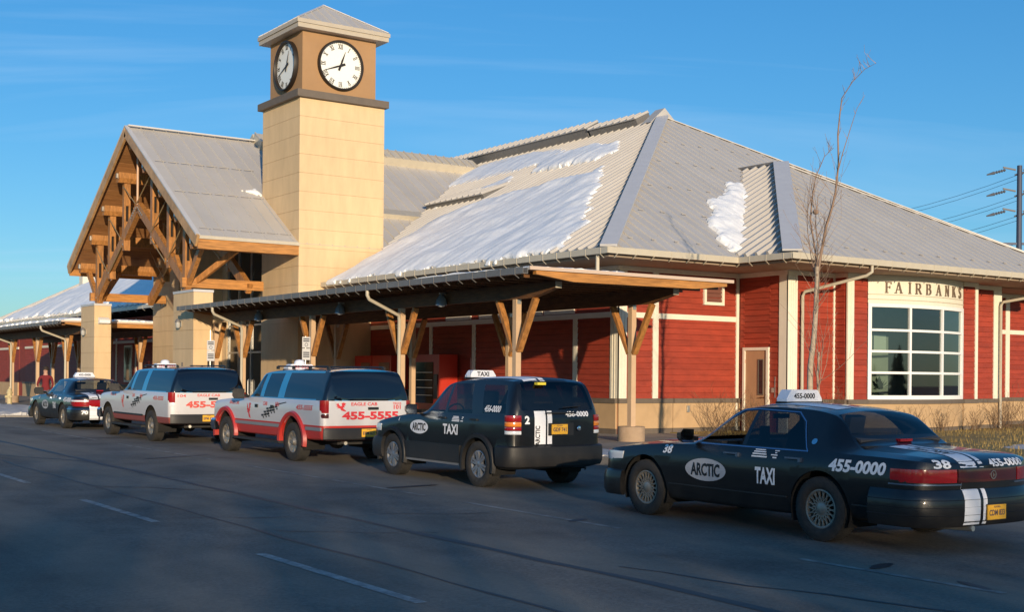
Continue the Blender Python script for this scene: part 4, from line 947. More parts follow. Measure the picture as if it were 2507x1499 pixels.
def machine(y0, y1, front, label):
    t_ = thing('vending_machine', (21.9,(y0+y1)/2,WZ), label, 'vending machine', 'vending machines under the canopy')
    MB().box(21.6,22.3,y0,y1,WZ+.06,2.55).build('cabinet', REDM, t_); MB().box(21.65,22.25,y0+.05,y1-.05,WZ,WZ+.06).build('feet', BLACK, t_)
    if front == 'glass':
        MB().box(21.585,21.6,y0+.36,y1-.1,.95,2.3).build('display', DWIN, t_); MB().box(21.57,21.6,y0+.08,y0+.30,1.1,1.9).build('coin_panel', BLACK, t_)
        for z in (1.2,1.45,1.7,1.95): MB().box(21.58,21.584,y0+.4,y1-.14,z,z+.02).build('shelf', STEEL, t_)
    else:
        MB().box(21.585,21.6,y0+.12,y1-.5,1.0,2.3).build('poster_panel', mat('panel_brown', (.22,.09,.05), .5), t_); MB().box(21.57,21.6,y1-.4,y1-.1,1.1,2.0).build('coin_panel', BLACK, t_)
    MB().box(21.57,21.6,y0+.2,y1-.2,.5,.75).build('delivery_slot', BLACK, t_)
machine(38.25, 39.6, 'panel', 'red drinks machine with brown panel between two canopy posts'); machine(39.65, 40.9, 'panel', 'red drinks machine nearest the tower wall'); machine(35.1, 36.65, 'glass', 'red vending machine with dark glass front beside the black bin')
bn = thing('litter_bin', (20.9,36.0,WZ), 'dark green litter bin standing in front of the vending machine', 'bin')
MB().lathe([(0,0),(.27,0),(.30,.85),(.31,.88),(.0,.88)], (20.9,36.0,WZ), (0,0,1), 20).build('bin_body', mat('bin_green', (.012,.03,.022), .5), bn, smooth=40)
MB().lathe([(.31,.88),(.30,.98),(.16,1.12),(0,1.14)], (20.9,36.0,WZ), (0,0,1), 20).build('bin_lid', BLACK, bn, smooth=50)
SIGNW = mat('sign_white', (.62,.63,.66), .5); SIGND = mat('sign_ink', (.10,.11,.14), .6)
for x, y, lb in ((16.42,34.15,'white no parking sign fixed beside the middle canopy post'), (15.85,40.15,'white no parking sign on a thin pole at the far canopy end')):
    t_ = thing('parking_sign', (x,y,WZ), lb, 'sign', 'signs along the kerb')
    MB().tube([(x,y+.04,WZ),(x,y+.04,2.98 if y < 36 else 3.3)], .02, 8).build('sign_pole', STEEL, t_)
    MB().box(x-.13,x+.13,y-.01,y+.0,2.64,2.96).build('sign_plate', SIGNW, t_); MB().box(x-.13,x+.13,y-.01,y+.0,2.28,2.62).build('sign_plate', SIGNW, t_)
    for z in (2.9,2.84,2.5,2.44,2.38): MB().box(x-.10,x+.10,y-.0125,y-.0105,z-.02,z+.018).build('print_line', SIGND, t_)
    MB().lathe([(.04,.001),(.055,.001),(.055,0),(.04,0)], (x,y-.0125,2.73), (0,-1,0), 16).build('symbol', SIGND, t_)
hy = thing('fire_hydrant', (14.3,60.4,WZ), 'pale yellow fire hydrant beside the far canopy post base', 'hydrant')
YEL = mat('hydrant_paint', (.55,.45,.24), .5, var=.15)
MB().lathe([(0,0),(.17,0),(.17,.05),(.11,.06),(.11,.62),(.14,.64),(.14,.68),(.12,.70),(.09,.80),(.03,.86),(.03,.93),(0,.93)], (14.3,60.4,WZ), (0,0,1), 16).build('hydrant_body', YEL, hy, smooth=40)
for d in ((-1,0,0),(0,-1,0),(0,1,0)): MB().lathe([(0,.2),(.06,.2),(.065,.14),(.055,.08),(.055,0)], (14.3,60.4,WZ+.48), d, 12).build('hose_cap', YEL, hy, smooth=40)

# ================================================================== trees and shrubs
BARK = mat('birch_bark', (.52,.42,.31), .85, var=.5, vscale=9, stretch=(1,1,2.5), col2=(.10,.075,.055))
TWIG = mat('twig', (.30,.20,.14), .85, var=.25)
random.seed(21)
def limb(b, p, d, ln_, r, depth, up=.25, kink=.18, spl=(2,3), rmin=.004, shrink=.62, sides=5):
    n = max(3, int(ln_/.25)); pts = [p.copy()]; rs = [r]; d = d.normalized()
    for k in range(n):
        d = (d+Vector((random.gauss(0,kink), random.gauss(0,kink), random.gauss(0,kink*.5)+up*.12))).normalized()
        pts.append(pts[-1]+d*ln_/n); rs.append(max(rmin, r*(1-.62*(k+1)/n)))
    b.tube(pts, rs, sides if r > .02 else 3)
    if depth > 0:
        for q in range(random.randint(*spl)):
            k = random.randint(max(1, n//3), n); s_ = Vector((random.gauss(0,1), random.gauss(0,1), random.gauss(.25,.4))).normalized()
            limb(b, pts[k], (d*.75+s_*.75+Vector((0,0,up))).normalized(), ln_*random.uniform(.45,.75), max(rmin, rs[k]*shrink), depth-1, up, kink, spl, rmin, shrink, sides)
bi = thing('birch_tree', (20.5,18.3,WZ), 'slender bare birch with two pale trunks in front of the red pavilion', 'tree')
def stem(b, pts, r0_, r1_, n=8):
    P = [Vector((20.5+random.gauss(0,.03), y, z)) for y, z in pts]
    b.tube(P, [r0_+(r1_-r0_)*k/(len(P)-1) for k in range(len(P))], n)
    return P
b = MB()
T1 = stem(b, [(18.42,.2),(18.40,.8),(18.38,1.4),(18.37,2.1),(18.31,2.7),(18.30,3.3),(18.24,3.9),(18.2,4.2)], .075, .042)
T2 = stem(b, [(18.22,.2),(18.2,.8),(18.17,1.3),(18.19,1.9),(18.15,2.4)], .05, .018)
b.build('trunk', BARK, bi, smooth=60)
b = MB()
A = stem(b, [(18.21,4.05),(18.12,4.5),(17.98,5.0),(17.84,5.4),(17.76,5.7),(17.72,6.3),(17.70,6.9),(17.68,7.3),(17.58,7.62),(17.36,7.92),(17.02,8.12),(16.72,8.18)], .034, .003, 6)
B2 = stem(b, [(18.24,3.95),(18.3,4.5),(18.42,5.2),(18.40,5.7),(18.33,6.1),(18.1,6.5),(17.85,6.65)], .024, .004, 6)
C3 = stem(b, [(18.2,4.0),(18.22,4.6),(18.28,5.2),(18.24,5.7)], .018, .004, 5); D4 = stem(b, [(18.23,3.9),(18.40,4.4),(18.52,5.0),(18.48,5.5)], .014, .004, 5)
E5 = stem(b, [(17.74,6.0),(17.55,6.5),(17.42,7.0),(17.2,7.35),(17.05,7.55)], .012, .003, 5)
for P, nn in ((A,30),(B2,20),(C3,12),(D4,11),(E5,5)):
    for q in range(nn):
        k = random.randint(0, len(P)-2); p = P[k].lerp(P[k+1], random.random()); dd = Vector((random.gauss(0,.5), random.gauss(0,.5), 1.1))
        limb(b, p, dd, random.uniform(.25,.95)*(1 if p.z < 6 else .35), .007, 1, .5, .07, (1,2), .0028, .7, 4)
for q in range(12): limb(b, Vector((20.5,18.16,random.uniform(1.5,2.5))), Vector((random.gauss(0,.5),random.gauss(0,.6),1)), random.uniform(.6,1.5), .008, 1, .35, .12, (1,2), .003)
for q in range(9): limb(b, Vector((20.5,18.26,random.uniform(3.2,3.8))), Vector((random.gauss(0,.7),random.gauss(0,.8),.7)), random.uniform(.4,.9), .008, 1, .3, .12, (1,2), .003)
b.build('crown', TWIG, bi, smooth=60)
nst = tag(MB().lathe([(0,-.05),(.05,-.04),(.06,0),(.04,.05),(0,.05)], (20.5,18.28,5.35), (0,0,1), 8).build('dead_leaf_clump', TWIG), 'small brown leaf clump caught among the birch branches', 'leaf clump')
SHTW = mat('shrub_twig', (.17,.105,.06), .9, var=.25)
def shrub(x, y, h, n, label, seed, z=WZ, spread=.6):
    random.seed(seed); t_ = thing('shrub', (x,y,z), label, 'shrub', 'bare shrubs along the station wall'); b = MB()
    for q in range(n):
        a = random.uniform(0, 2*pi); limb(b, Vector((x+random.gauss(0,.12), y+random.gauss(0,.10), z-.02)), Vector((cos(a)*spread, sin(a)*spread, 1)), h*random.uniform(.5,1), .009, 2, .25, .16, (1,3), .0032, .7, 4)
    b.build('branches', SHTW, t_)
shrub(25.55, 26.2, 1.05, 26, 'bare brown shrub against the tan wall left of the door', 1); shrub(26.3, 25.6, .9, 26, 'bare shrub in front of the brown door', 2); shrub(27.9, 24.2, .9, 26, 'leafless shrub below the pavilion corner board', 3)
for k, (x, y, h) in enumerate(((31.2,23.9,.62),(32.6,24.0,.7),(33.9,23.9,.6),(35.3,24.0,.75),(36.4,24.4,.8),(38.2,25.6,1.0),(39.6,25.9,.9))):
    shrub(x, y, h, 16, ['low dry shrub under the left of the bay window','low dry shrub under the middle of the bay window','low dry shrub under the right of the bay window','dry shrub right of the bay window','dry shrub beside the pavilion downpipe','tall dry shrub at the recessed wall','last dry shrub at the right picture edge'][k], 10+k)

# power line behind the roof
POLE = mat('steel_pole', (.07,.085,.13), .6, metal=.3)
def pole(x, y, h, label):
    t_ = thing('power_pole', (x,y,0), label, 'power pole', 'poles of the power line'); random.seed(2)
    MB().tube([(x,y,0),(x,y,h)], [.26,.19], 12).build('pole_shaft', POLE, t_, smooth=60)
    for z in (h-.35, h-2.05, h-3.65):
        for s in (-1, 1):
            dv = Vector((.8,-.6,0))*s; p = Vector((x,y,z))
            MB().bar(p+dv*.3, p+dv*1.3+Vector((0,0,.2)), .10, .12).build('bracket', mat('pole_bracket', (.14,.13,.13), .6), t_)
            e = p+dv*1.1; MB().lathe([(.06,0),(.13,.1),(.06,.2),(.13,.3),(.06,.4),(.13,.5),(.06,.6),(.13,.7),(.06,.8),(.13,.9),(.05,1.5)], e, (-.62,.55,-.22), 8).build('insulator', mat('insulator', (.12,.13,.15), .3), t_)
    MB().bar((x-1.6,y+1.2,h-6.25), (x+1.6,y-1.2,h-6.25), .14, .18).build('cross_arm', POLE, t_)
    return t_
PA, PB = Vector((91,60,19)), Vector((102,97,19))
pole(PA.x, PA.y, 19.1, 'dark steel power pole with insulators above the right roof edge'); pole(102, 97, 19.1, 'second power pole hidden behind the station roof')
dirw = (PB-PA).normalized()
for z in (-.6,-.95,-2.3,-2.65,-3.9,-4.25,-6.1):
    off = Vector((-.5,-.3,z)) if round(z*100) % 5 else Vector((0,0,z))
    P = [PA+off+(PB-PA)*(k/10)-Vector((0,0,1.1*(1-(2*k/10-1)**2))) for k in range(11)]
    tag(MB().tube(P, .016, 4).build('power_line', POLE), '%s thin overhead wire on the steel pole behind the roof' % {-.6:'topmost',-.95:'second from top',-2.3:'third from top',-2.65:'fourth from top',-3.9:'fifth from top',-4.25:'sixth from top',-6.1:'lowest'}[z], 'power line', 'power lines')

# ------------------------------------------------------------------ other side of the street, behind the photographer: it shades the road
random.seed(77)
BRK = mat('house_wall', (.30,.26,.22), .9, var=.1)
def bare_tree(name_seed, h):
    random.seed(name_seed); b = MB(); b.tube([(0,0,-.3),(.05,0,h*.2),(0,.06,h*.38)], [.17,.14,.11], 8); tr = b
    c = MB()
    for q in range(15):
        z = h*random.uniform(.16,.42); a = random.uniform(0,2*pi)
        limb(c, Vector((0,0,z)), Vector((cos(a)*.75, sin(a)*.75, .9)), h*random.uniform(.22,.42), .05, 3, .22, .15, (3,4), .009, .62, 3)
    return tr, c
trees = []
for sd, h in ((1,7.6),(2,8.3)):
    tr, cr_ = bare_tree(sd, h); trees.append((tr.mesh('trunk', BARK), cr_.mesh('crown', TWIG)))
TP = ((-13.4,-19.5,1.0),(-9.9,-20.5,.95),(-6.0,-19,1.03),(-2.9,-21,.92),(.6,-19.5,.98),(-11.8,-25.5,1.0),(-4.4,-26,1.05))
TL = ('bare tree at the left end of the row behind the photographer','bare tree second from left in the row behind the photographer','bare tree in the middle of the row behind the photographer','bare tree fourth from left in the row behind the photographer','bare tree at the right end of the row behind the photographer','bare tree in front of the left end of the low house','bare tree in front of the middle of the low house')
for k, (x, y, s) in enumerate(TP):
    t_ = thing('street_tree', (x,y,gz(y)), TL[k], 'tree', 'bare trees across the street'); t_.rotation_euler.z = k*1.7; t_.scale = (s,s,s)
    link('trunk', trees[k % 2][0], t_); link('crown', trees[k % 2][1], t_)
# spruce wood closing the far side of the street (seen only as reflections in paint and glass)
random.seed(5); b = MB()
for k in range(230):
    if k < 150: x, y, h = random.uniform(-72,-46), -70+k*1.9+random.uniform(-1,1), random.uniform(5.5,10)
    else: x, y, h = -60+(k-150)*2.1, random.uniform(-100,-84), random.uniform(4,8)
    for q in range(4):
        z0 = h*(.08+.22*q); r = h*.20*(1-q*.2)
        b.lathe([(r,z0),(r*.55,z0+h*.16),(.02,z0+h*.36)], (x,y,-.4), (0,0,1), 7)
tag(b.build('spruce_wood', mat('spruce', (.022,.030,.018), .95, var=.3)), kind='stuff')['label'] = 'dark spruce wood along the far side of the street'
hb = thing('low_house', (-6,-32,-.3), 'low grey house across the street behind the photographer', 'house')
MB().box(-13,.5,-37,-30,-.4,3.0).build('wall', BRK, hb)
MB().prism([(-13.6,-29.6,3.0),(-13.6,-37.4,3.0),(-13.6,-33.5,4.9)], (14.7,0,0)).build('roof', ROOF, hb, fix=True)
for x in (-11,-8,-5,-2): MB().box(x,x+1.2,-30,-29.95,1,2.6).build('window', DWIN, hb)
# ================================================================== vehicles
GRIME = (.085,.070,.055)
BLK = mat('black_car_paint', (.0060,.0062,.0072), .28, coat=.45, spec=.4, dirt=(.28,.66,(.034,.029,.024),.45), var=.2, vscale=4)
BLKT = mat('black_car_plastic', (.014,.014,.015), .5, dirt=(.25,.75,GRIME,.55))
CLAD = mat('dark_grey_cladding', (.013,.013,.014), .5, dirt=(.25,.75,(.05,.042,.034),.45))
WHT = mat('white_car_paint', (.60,.59,.60), .28, coat=.7, dirt=(.45,1.0,(.40,.37,.35),.5))
WHTD = mat('dusty_white_car_paint', (.64,.62,.62), .3, coat=.6, dirt=(.40,.95,(.36,.33,.31),.55))
BLUE = mat('sky_blue_car_paint', (.022,.235,.46), .25, coat=.9)
REDC = mat('red_car_paint', (.50,.034,.026), .32, coat=.5, dirt=(.25,.8,(.20,.07,.05),.35))
REDD = mat('faded_red_paint', (.30,.065,.05), .5, dirt=(.25,.7,GRIME,.6))
SILV = mat('silver_moulding', (.30,.30,.31), .4, metal=.3, dirt=(.3,.8,GRIME,.4))
CHROME = mat('chrome', (.62,.66,.72), .12, metal=1)
BRIGHT = mat('bright_trim', (.26,.33,.45), .25, metal=.9)
MIRG = mat('mirror_glass', (.20,.24,.30), .15, metal=.9)
TYRE = mat('tyre', (.020,.019,.018), .85, var=.5, vscale=12, bump=.3, bscale=60, col2=(.060,.052,.044))
ALLOY = mat('dusty_alloy', (.30,.27,.23), .45, metal=.5, var=.25, vscale=9)
ALLOYG = mat('grey_alloy', (.30,.32,.36), .35, metal=.6, var=.2, vscale=9)
LENSR = mat('red_lens', (.30,.007,.010), .12, coat=1.0); LENSD = mat('dark_red_lens', (.06,.004,.006), .15, coat=1.0)
LENSA = mat('amber_lens', (.75,.22,.02), .15, coat=1.0); LENSW = mat('clear_lens', (.70,.72,.74), .15, coat=1.0)
DEC_W = mat('white_vinyl', (.80,.80,.82), .5); DEC_K = mat('black_vinyl', (.012,.012,.014), .5); DEC_R = mat('red_vinyl', (.62,.035,.045), .5); DEC_G = mat('grey_vinyl', (.42,.42,.44), .5)
PLATE = mat('yellow_plate', (.80,.42,.035), .45); PLATET = mat('plate_ink', (.10,.07,.08), .5)
SEAT = mat('seat_cloth', (.045,.047,.055), .9); DASH = mat('dashboard', (.018,.018,.02), .7)
GLS = glass('car_glass', (.50,.54,.56), 1.0); GLSB = glass('car_glass_tinted', (.16,.18,.20), 1.0); GLSD = mat('dark_privacy_glass', (.004,.005,.008), .04, spec=.9)
SIGNL = mat('roof_sign_plastic', (.78,.79,.84), .35)

def pchip(X, Y, x):
    X = np.array(X, float); Y = np.array(Y, float); h = np.diff(X); d = np.diff(Y)/h; m = np.zeros_like(Y)
    for i in range(1, len(X)-1):
        if d[i-1]*d[i] > 0:
            w1, w2 = 2*h[i]+h[i-1], h[i]+2*h[i-1]; m[i] = (w1+w2)/(w1/d[i-1]+w2/d[i])
    m[0], m[-1] = d[0], d[-1]; i = np.clip(np.searchsorted(X, x)-1, 0, len(h)-1); t = (x-X[i])/h[i]
    return (2*t**3-3*t**2+1)*Y[i]+(t**3-2*t**2+t)*h[i]*m[i]+(-2*t**3+3*t**2)*Y[i+1]+(t**3-t**2)*h[i]*m[i+1]

class Car:
    def __init__(s, name, label, group, loc, rot, K, W, xr, xf, Rr, Rf, nr, nf, prof, cat):
        s.root = thing(name, loc, label, cat, group); s.root.rotation_euler = (0, -rot[1], rot[0])
        s.W, s.xr, s.xf, s.Rr, s.Rf, s.nr, s.nf = W, xr, xf, Rr, Rf, nr, nf
        A = np.array([k[:6] for k in K], float); X = A[:, 0]
        xs = set()
        for q in np.linspace(0, 1, 9): xs.add(round(xr+Rr*(1-cos(q*pi/2))*1.0+.0005, 4)); xs.add(round(xf-Rf*(1-cos(q*pi/2))-.0005, 4))
        for q in np.arange(xr+Rr, xf-Rf, .085): xs.add(round(float(q), 4))
        for q in X: xs.add(round(float(q), 4))
        xs = sorted(x for x in xs if xr < x < xf); xs2 = [xs[0]]
        for x in xs[1:]:
            if x-xs2[-1] > .004: xs2.append(x)
        rows = []
        for x in xs2:
            zb, zs, zr, wr, zc = [float(pchip(X, A[:, c], x)) for c in range(1, 6)]
            p = s.plan(x); w_ = W*p; R = []
            R += [(0, zb), (.5*w_, zb), (.86*w_*prof[0][1], zb)]
            for f, k in prof: R.append((w_*k, zb+.02+(zs-zb-.02)*f))
            b0 = R[-1]; e = (min(wr*p, b0[0]*.985), zr)
            for q in (.07, .3, .55, .8, .94, 1.0):
                bul = .02*sin(pi*q)*min(1, max(0, zr-zs)/.3)
                R.append((b0[0]+(e[0]-b0[0])*q+bul, b0[1]+(e[1]-b0[1])*q))
            for q in (.06, .16, .35, .55, .78, 1.0): R.append((e[0]*(1-q), e[1]+(zc-e[1])*(1-(1-q)**2.2)))
            rows.append([(x, y, z) for y, z in R])
        b = MB(); b.grid([r+[(x, -y, z) for x, y, z in r[-2:0:-1]]+[r[0]] for r in rows])
        me = b.mesh('tmp', BLK); s.bm = bmesh.new(); s.bm.from_mesh(me); bpy.data.meshes.remove(me)
        bmesh.ops.remove_doubles(s.bm, verts=s.bm.verts, dist=.0004)
        for end in (rows[0], rows[-1]): pass
        bmesh.ops.holes_fill(s.bm, edges=[e for e in s.bm.edges if e.is_boundary], sides=0)
        bmesh.ops.recalc_face_normals(s.bm, faces=s.bm.faces)
        s.trees = [BVHTree.FromBMesh(s.bm)]
    def plan(s, x):
        if x < s.xr+s.Rr: t = max(0., 1-(x-s.xr)/s.Rr); return max(.02, (1-t**s.nr))**(1/s.nr)
        if x > s.xf-s.Rf: t = max(0., 1-(s.xf-x)/s.Rf); return max(.02, (1-t**s.nf))**(1/s.nf)
        return 1.
    def region(s, poly, ax, sel):
        i0, i1 = {'y': (0,2), 'x': (1,2), 'z': (0,1)}[ax]; bm = s.bm
        lo0, hi0 = min(p[0] for p in poly), max(p[0] for p in poly); lo1, hi1 = min(p[1] for p in poly), max(p[1] for p in poly)
        for k in range(len(poly)):
            a, c = poly[k-1], poly[k]; fs = []
            for f in bm.faces:
                cs = [v.co for v in f.verts]
                if max(q[i0] for q in cs) < lo0 or min(q[i0] for q in cs) > hi0 or max(q[i1] for q in cs) < lo1 or min(q[i1] for q in cs) > hi1: continue
                if sel(f.calc_center_median(), f.normal): fs.append(f)
            co = Vector((0,0,0)); co[i0], co[i1] = a; no = Vector((0,0,0)); no[i0], no[i1] = c[1]-a[1], -(c[0]-a[0])
            if no.length < 1e-9: continue
            g = set(fs)
            for f in fs: g.update(f.edges); g.update(f.verts)
            bmesh.ops.bisect_plane(bm, geom=list(g), dist=1e-5, plane_co=co, plane_no=no)
        bm.normal_update()
        return [f for f in bm.faces if (lambda c: sel(c, f.normal) and pip((c[i0], c[i1]), poly))(f.calc_center_median())]
    def take(s, faces, name, m, parent=None, gap=0., smooth=35, off=0.):
        if not faces: return None
        nb = bmesh.new(); mp = {}
        for f in faces:
            vs = []
            for v in f.verts:
                if v not in mp: mp[v] = nb.verts.new(v.co+(v.normal*off if off else Vector()))
                vs.append(mp[v])
            try: nf = nb.faces.new(vs); nf.material_index = f.material_index
            except ValueError: pass
        bmesh.ops.delete(s.bm, geom=faces, context='FACES')
        if gap:
            r = bmesh.ops.inset_region(nb, faces=nb.faces[:], thickness=gap, use_boundary=True, use_even_offset=True)
            bmesh.ops.delete(nb, geom=r['faces'], context='FACES')
        nb.normal_update(); me = bpy.data.meshes.new(name); nb.to_mesh(me); nb.free()
        for q in (m if isinstance(m, (list, tuple)) else [m]): me.materials.append(q)
        me.shade_smooth(); me.set_sharp_from_angle(angle=radians(smooth))
        return link(name, me, parent or s.root)
    def drop(s, faces): bmesh.ops.delete(s.bm, geom=faces, context='FACES')
    def add(s, b, name, m, parent=None, smooth=None, fix=False, tree=False):
        me = b.mesh(name, m, smooth)
        if fix:
            bm = bmesh.new(); bm.from_mesh(me); bmesh.ops.recalc_face_normals(bm, faces=bm.faces); bm.to_mesh(me); bm.free()
        if tree:
            bm = bmesh.new(); bm.from_mesh(me); s.trees.append(BVHTree.FromBMesh(bm)); bm.free()
        return link(name, me, parent or s.root)
    def finish(s, mats, name='body'):
        me = bpy.data.meshes.new(name); s.bm.to_mesh(me)
        for q in (mats if isinstance(mats, (list, tuple)) else [mats]): me.materials.append(q)
        me.shade_smooth(); me.set_sharp_from_angle(angle=radians(32)); s.body = link(name, me, s.root); s.bm.free(); return s.body
    def hit(s, o, d):
        best = None
        for t in s.trees:
            h = t.ray_cast(o, d)
            if h[0] is not None and (best is None or h[3] < best[3]): best = h
        return best
    def decal(s, vs, fs, view, o, m, name='lettering', parent=None, off=.004, cell=.05):
        bm = bmesh.new(); V = [bm.verts.new((x, y, 0)) for x, y in vs]
        for f in fs:
            try: bm.faces.new([V[i] for i in f])
            except ValueError: pass
        for ax in (0, 1):
            lo = min(v[ax] for v in vs); hi = max(v[ax] for v in vs); k = lo+cell
            while k < hi:
                co = Vector((0,0,0)); co[ax] = k; no = Vector((0,0,0)); no[ax] = 1
                bmesh.ops.bisect_plane(bm, geom=bm.verts[:]+bm.edges[:]+bm.faces[:], dist=1e-6, plane_co=co, plane_no=no); k += cell
        bad = []
        for v in bm.verts:
            u, w_ = v.co.x, v.co.y
            if view == 'L': ro, rd = Vector((o[0]-u, 3, o[1]+w_)), Vector((0,-1,0))
            elif view == 'B': ro, rd = Vector((-5, o[0]-u, o[1]+w_)), Vector((1,0,0))
            else: ro, rd = Vector((o[0]+w_, o[1]-u, 5)), Vector((0,0,-1))
            h = s.hit(ro, rd)
            if h is None: bad.append(v); continue
            n = h[1] if h[1].dot(rd) < 0 else -h[1]
            v.co = h[0]+(n-rd).normalized()*off
        bmesh.ops.delete(bm, geom=bad, context='VERTS'); bm.normal_update()
        me = bpy.data.meshes.new(name); bm.to_mesh(me); bm.free(); me.materials.append(m)
        if not len(me.polygons): return None
        return link(name, me, parent or s.root)
    def text(s, t, size, view, o, m, bold=.03, shear=0, width=None, name='lettering', rot=0, parent=None, off=.005):
        xs = width/text_width(t, size, bold, shear) if width else 1.
        vs, fs = text2d(t, size, bold, shear, xs)
        if rot: vs = [(x*cos(rot)-y*sin(rot), x*sin(rot)+y*cos(rot)) for x, y in vs]
        return s.decal(vs, fs, view, o, m, name, parent, off)
    def poly(s, pts, view, o, m, name='stripe', off=.004, parent=None):
        return s.decal(pts, [list(range(len(pts)))], view, o, m, name, parent, off)
    def ring(s, pts, wd, view, m, name='window_trim', off=.006, closed=True):
        n = len(pts); vs = []; fs = []; cx = sum(p[0] for p in pts)/n; cy = sum(p[1] for p in pts)/n
        for k in range(n if closed else n-1):
            a, c = Vector(pts[k]), Vector(pts[(k+1) % n]); d = (c-a).normalized(); nn = Vector((-d.y, d.x)); i = len(vs)
            a2, c2 = a-d*wd/2, c+d*wd/2
            vs += [tuple(a2-nn*wd/2), tuple(c2-nn*wd/2), tuple(c2+nn*wd/2), tuple(a2+nn*wd/2)]; fs.append([i, i+1, i+2, i+3])
        vs = [(-x, y) for x, y in vs] if view == 'L' else vs
        return s.decal(vs, fs, view, (0,0), m, name, None, off)
    def path(s, rear, ext, y0=None, k_=1., out_=0.):
        """plan outline round one end, from the left side to the right side (or to y0)"""
        xe, R, n, sg = (s.xr, s.Rr, s.nr, 1) if rear else (s.xf, s.Rf, s.nf, -1); P = []
        if ext: P.append((xe+sg*(R+ext), s.W*k_))
        for q in range(23):
            th = q/22*pi/2; P.append((xe+sg*R*(1-sin(th)**(2/n)), s.W*k_*cos(th)**(2/n)))
        if y0 is not None:
            P2 = [p for p in P if p[1] > y0]; q0, q1 = P2[-1], P[len(P2)] if len(P2) < len(P) else P2[-1]
            if q0[1] > q1[1]: t = (q0[1]-y0)/(q0[1]-q1[1]); P2.append((q0[0]+(q1[0]-q0[0])*t, y0))
            P = P2
        else: P = P+[(x, -y) for x, y in P[-2::-1]]
        return P
    def wrap(s, P, prof, name, m, mirror=False, smooth=35, tree=False, parent=None, caps=True):
        o = None
        for sg in ((1, -1) if mirror else (1,)):
            pts = [Vector((x, y*sg)) for x, y in P]; rows = []
            cx = (s.xr+s.xf)/2
            for i, p in enumerate(pts):
                d = (pts[min(i+1, len(pts)-1)]-pts[max(i-1, 0)]).normalized(); n = Vector((-d.y, d.x))
                if n.dot(p-Vector((cx+(1.2 if p.x > cx else -1.2), 0))) < 0: n = -n
                rows.append([(p.x+n.x*q, p.y+n.y*q, z) for q, z in prof])
            b = MB().grid(rows)
            if caps: b.poly(rows[0]); b.poly(rows[-1])
            o = s.add(b, name, m, parent, smooth, fix=True, tree=tree)
        return o
    def wheel(s, x, y, R, wd, rr, style, m_rim):
        sg = 1 if y > 0 else -1; wp = bpy.data.objects.new('wheel', None); COL.objects.link(wp); wp.parent = s.root; wp.location = (x, y, R)
        ax = Vector((0, sg, 0)); h = wd/2
        pr = [(rr-.005,-h*.75),(rr+.02,-h*.95),(R-.03,-h),(R-.006,-h*.86),(R,-h*.6),(R,h*.6),(R-.006,h*.86),(R-.03,h),(rr+.05,h*1.04),(rr+.015,h*.97),(rr,h*.80)]
        t_ = MB().lathe(pr, (0,0,0), ax, 40); 
        # tread blocks
        for q in range(52):
            a = 2*pi*q/52
            for e in (-1, 1):
                c0 = Vector((cos(a)*R, 0, sin(a)*R)); tg = Vector((-sin(a), 0, cos(a))); rd = Vector((cos(a), 0, sin(a)))
                y0, y1 = (e*h*.45, e*h*.90)
                t_.quadbox([c0+tg*(-.012)+Vector((0,min(y0,y1),0))-rd*.012, c0+tg*.012+Vector((0,min(y0,y1),0))-rd*.012, c0+tg*.012+Vector((0,max(y0,y1),0))-rd*.016, c0-tg*.012+Vector((0,max(y0,y1),0))-rd*.016]+[c0-tg*.012+Vector((0,min(y0,y1),0))+rd*.004, c0+tg*.012+Vector((0,min(y0,y1),0))+rd*.004, c0+tg*.012+Vector((0,max(y0,y1),0))-rd*.002, c0-tg*.012+Vector((0,max(y0,y1),0))-rd*.002])
        s.add(t_, 'tyre', TYRE, wp, 40, fix=True)
        b = MB().lathe([(rr+.002,h*.80),(rr-.012,h*.84),(rr-.022,h*.80),(rr-.03,h*.55),(rr-.035,-h*.7)], (0,0,0), ax, 40)
        s.add(b, 'rim', m_rim, wp, 40, fix=True)
        s.add(MB().lathe([(0,-h*.05),(rr-.03,-h*.10)], (0,0,0), ax, 30), 'brake_disc', DARK, wp)
        P = lambda r, a, d: Vector((cos(a)*r, sg*d, sin(a)*r)); b = MB()
        if style == 'lace':
            for q in range(18):
                a = 2*pi*q/18
                for e in (-1, 1): b.bar(P(.07, a, h*.62), P(rr-.018, a+e*.42, h*.66), .010, .022, ax)
            b.lathe([(0,h*.80),(.045,h*.79),(.06,h*.72),(.078,h*.66),(.085,h*.4)], (0,0,0), ax, 20)
        elif style == 'twin':
            for q in range(6):
                a = 2*pi*q/6+.3
                for e in (-1, 1): b.bar(P(.05, a+e*.28, h*.66), P(rr-.015, a+e*.15, h*.74), .034, .045, ax)
            b.lathe([(0,h*.84),(.05,h*.82),(.07,h*.7),(.075,h*.3)], (0,0,0), ax, 20)
        else:
            for q in range(8):
                a = 2*pi*q/8; b.bar(P(.07, a, h*.42), P(rr-.02, a, h*.62), .075, .03, ax)
            b.lathe([(rr-.02,h*.66),(rr-.05,h*.6),(rr-.055,h*.5),(rr-.02,h*.5)], (0,0,0), ax, 32)
            b.lathe([(0,h*.95),(.045,h*.95),(.055,h*.85),(.085,h*.5),(.11,h*.42),(.11,h*.2)], (0,0,0), ax, 20)
        s.add(b, 'spokes', m_rim, wp, 40, fix=True)
        return wp
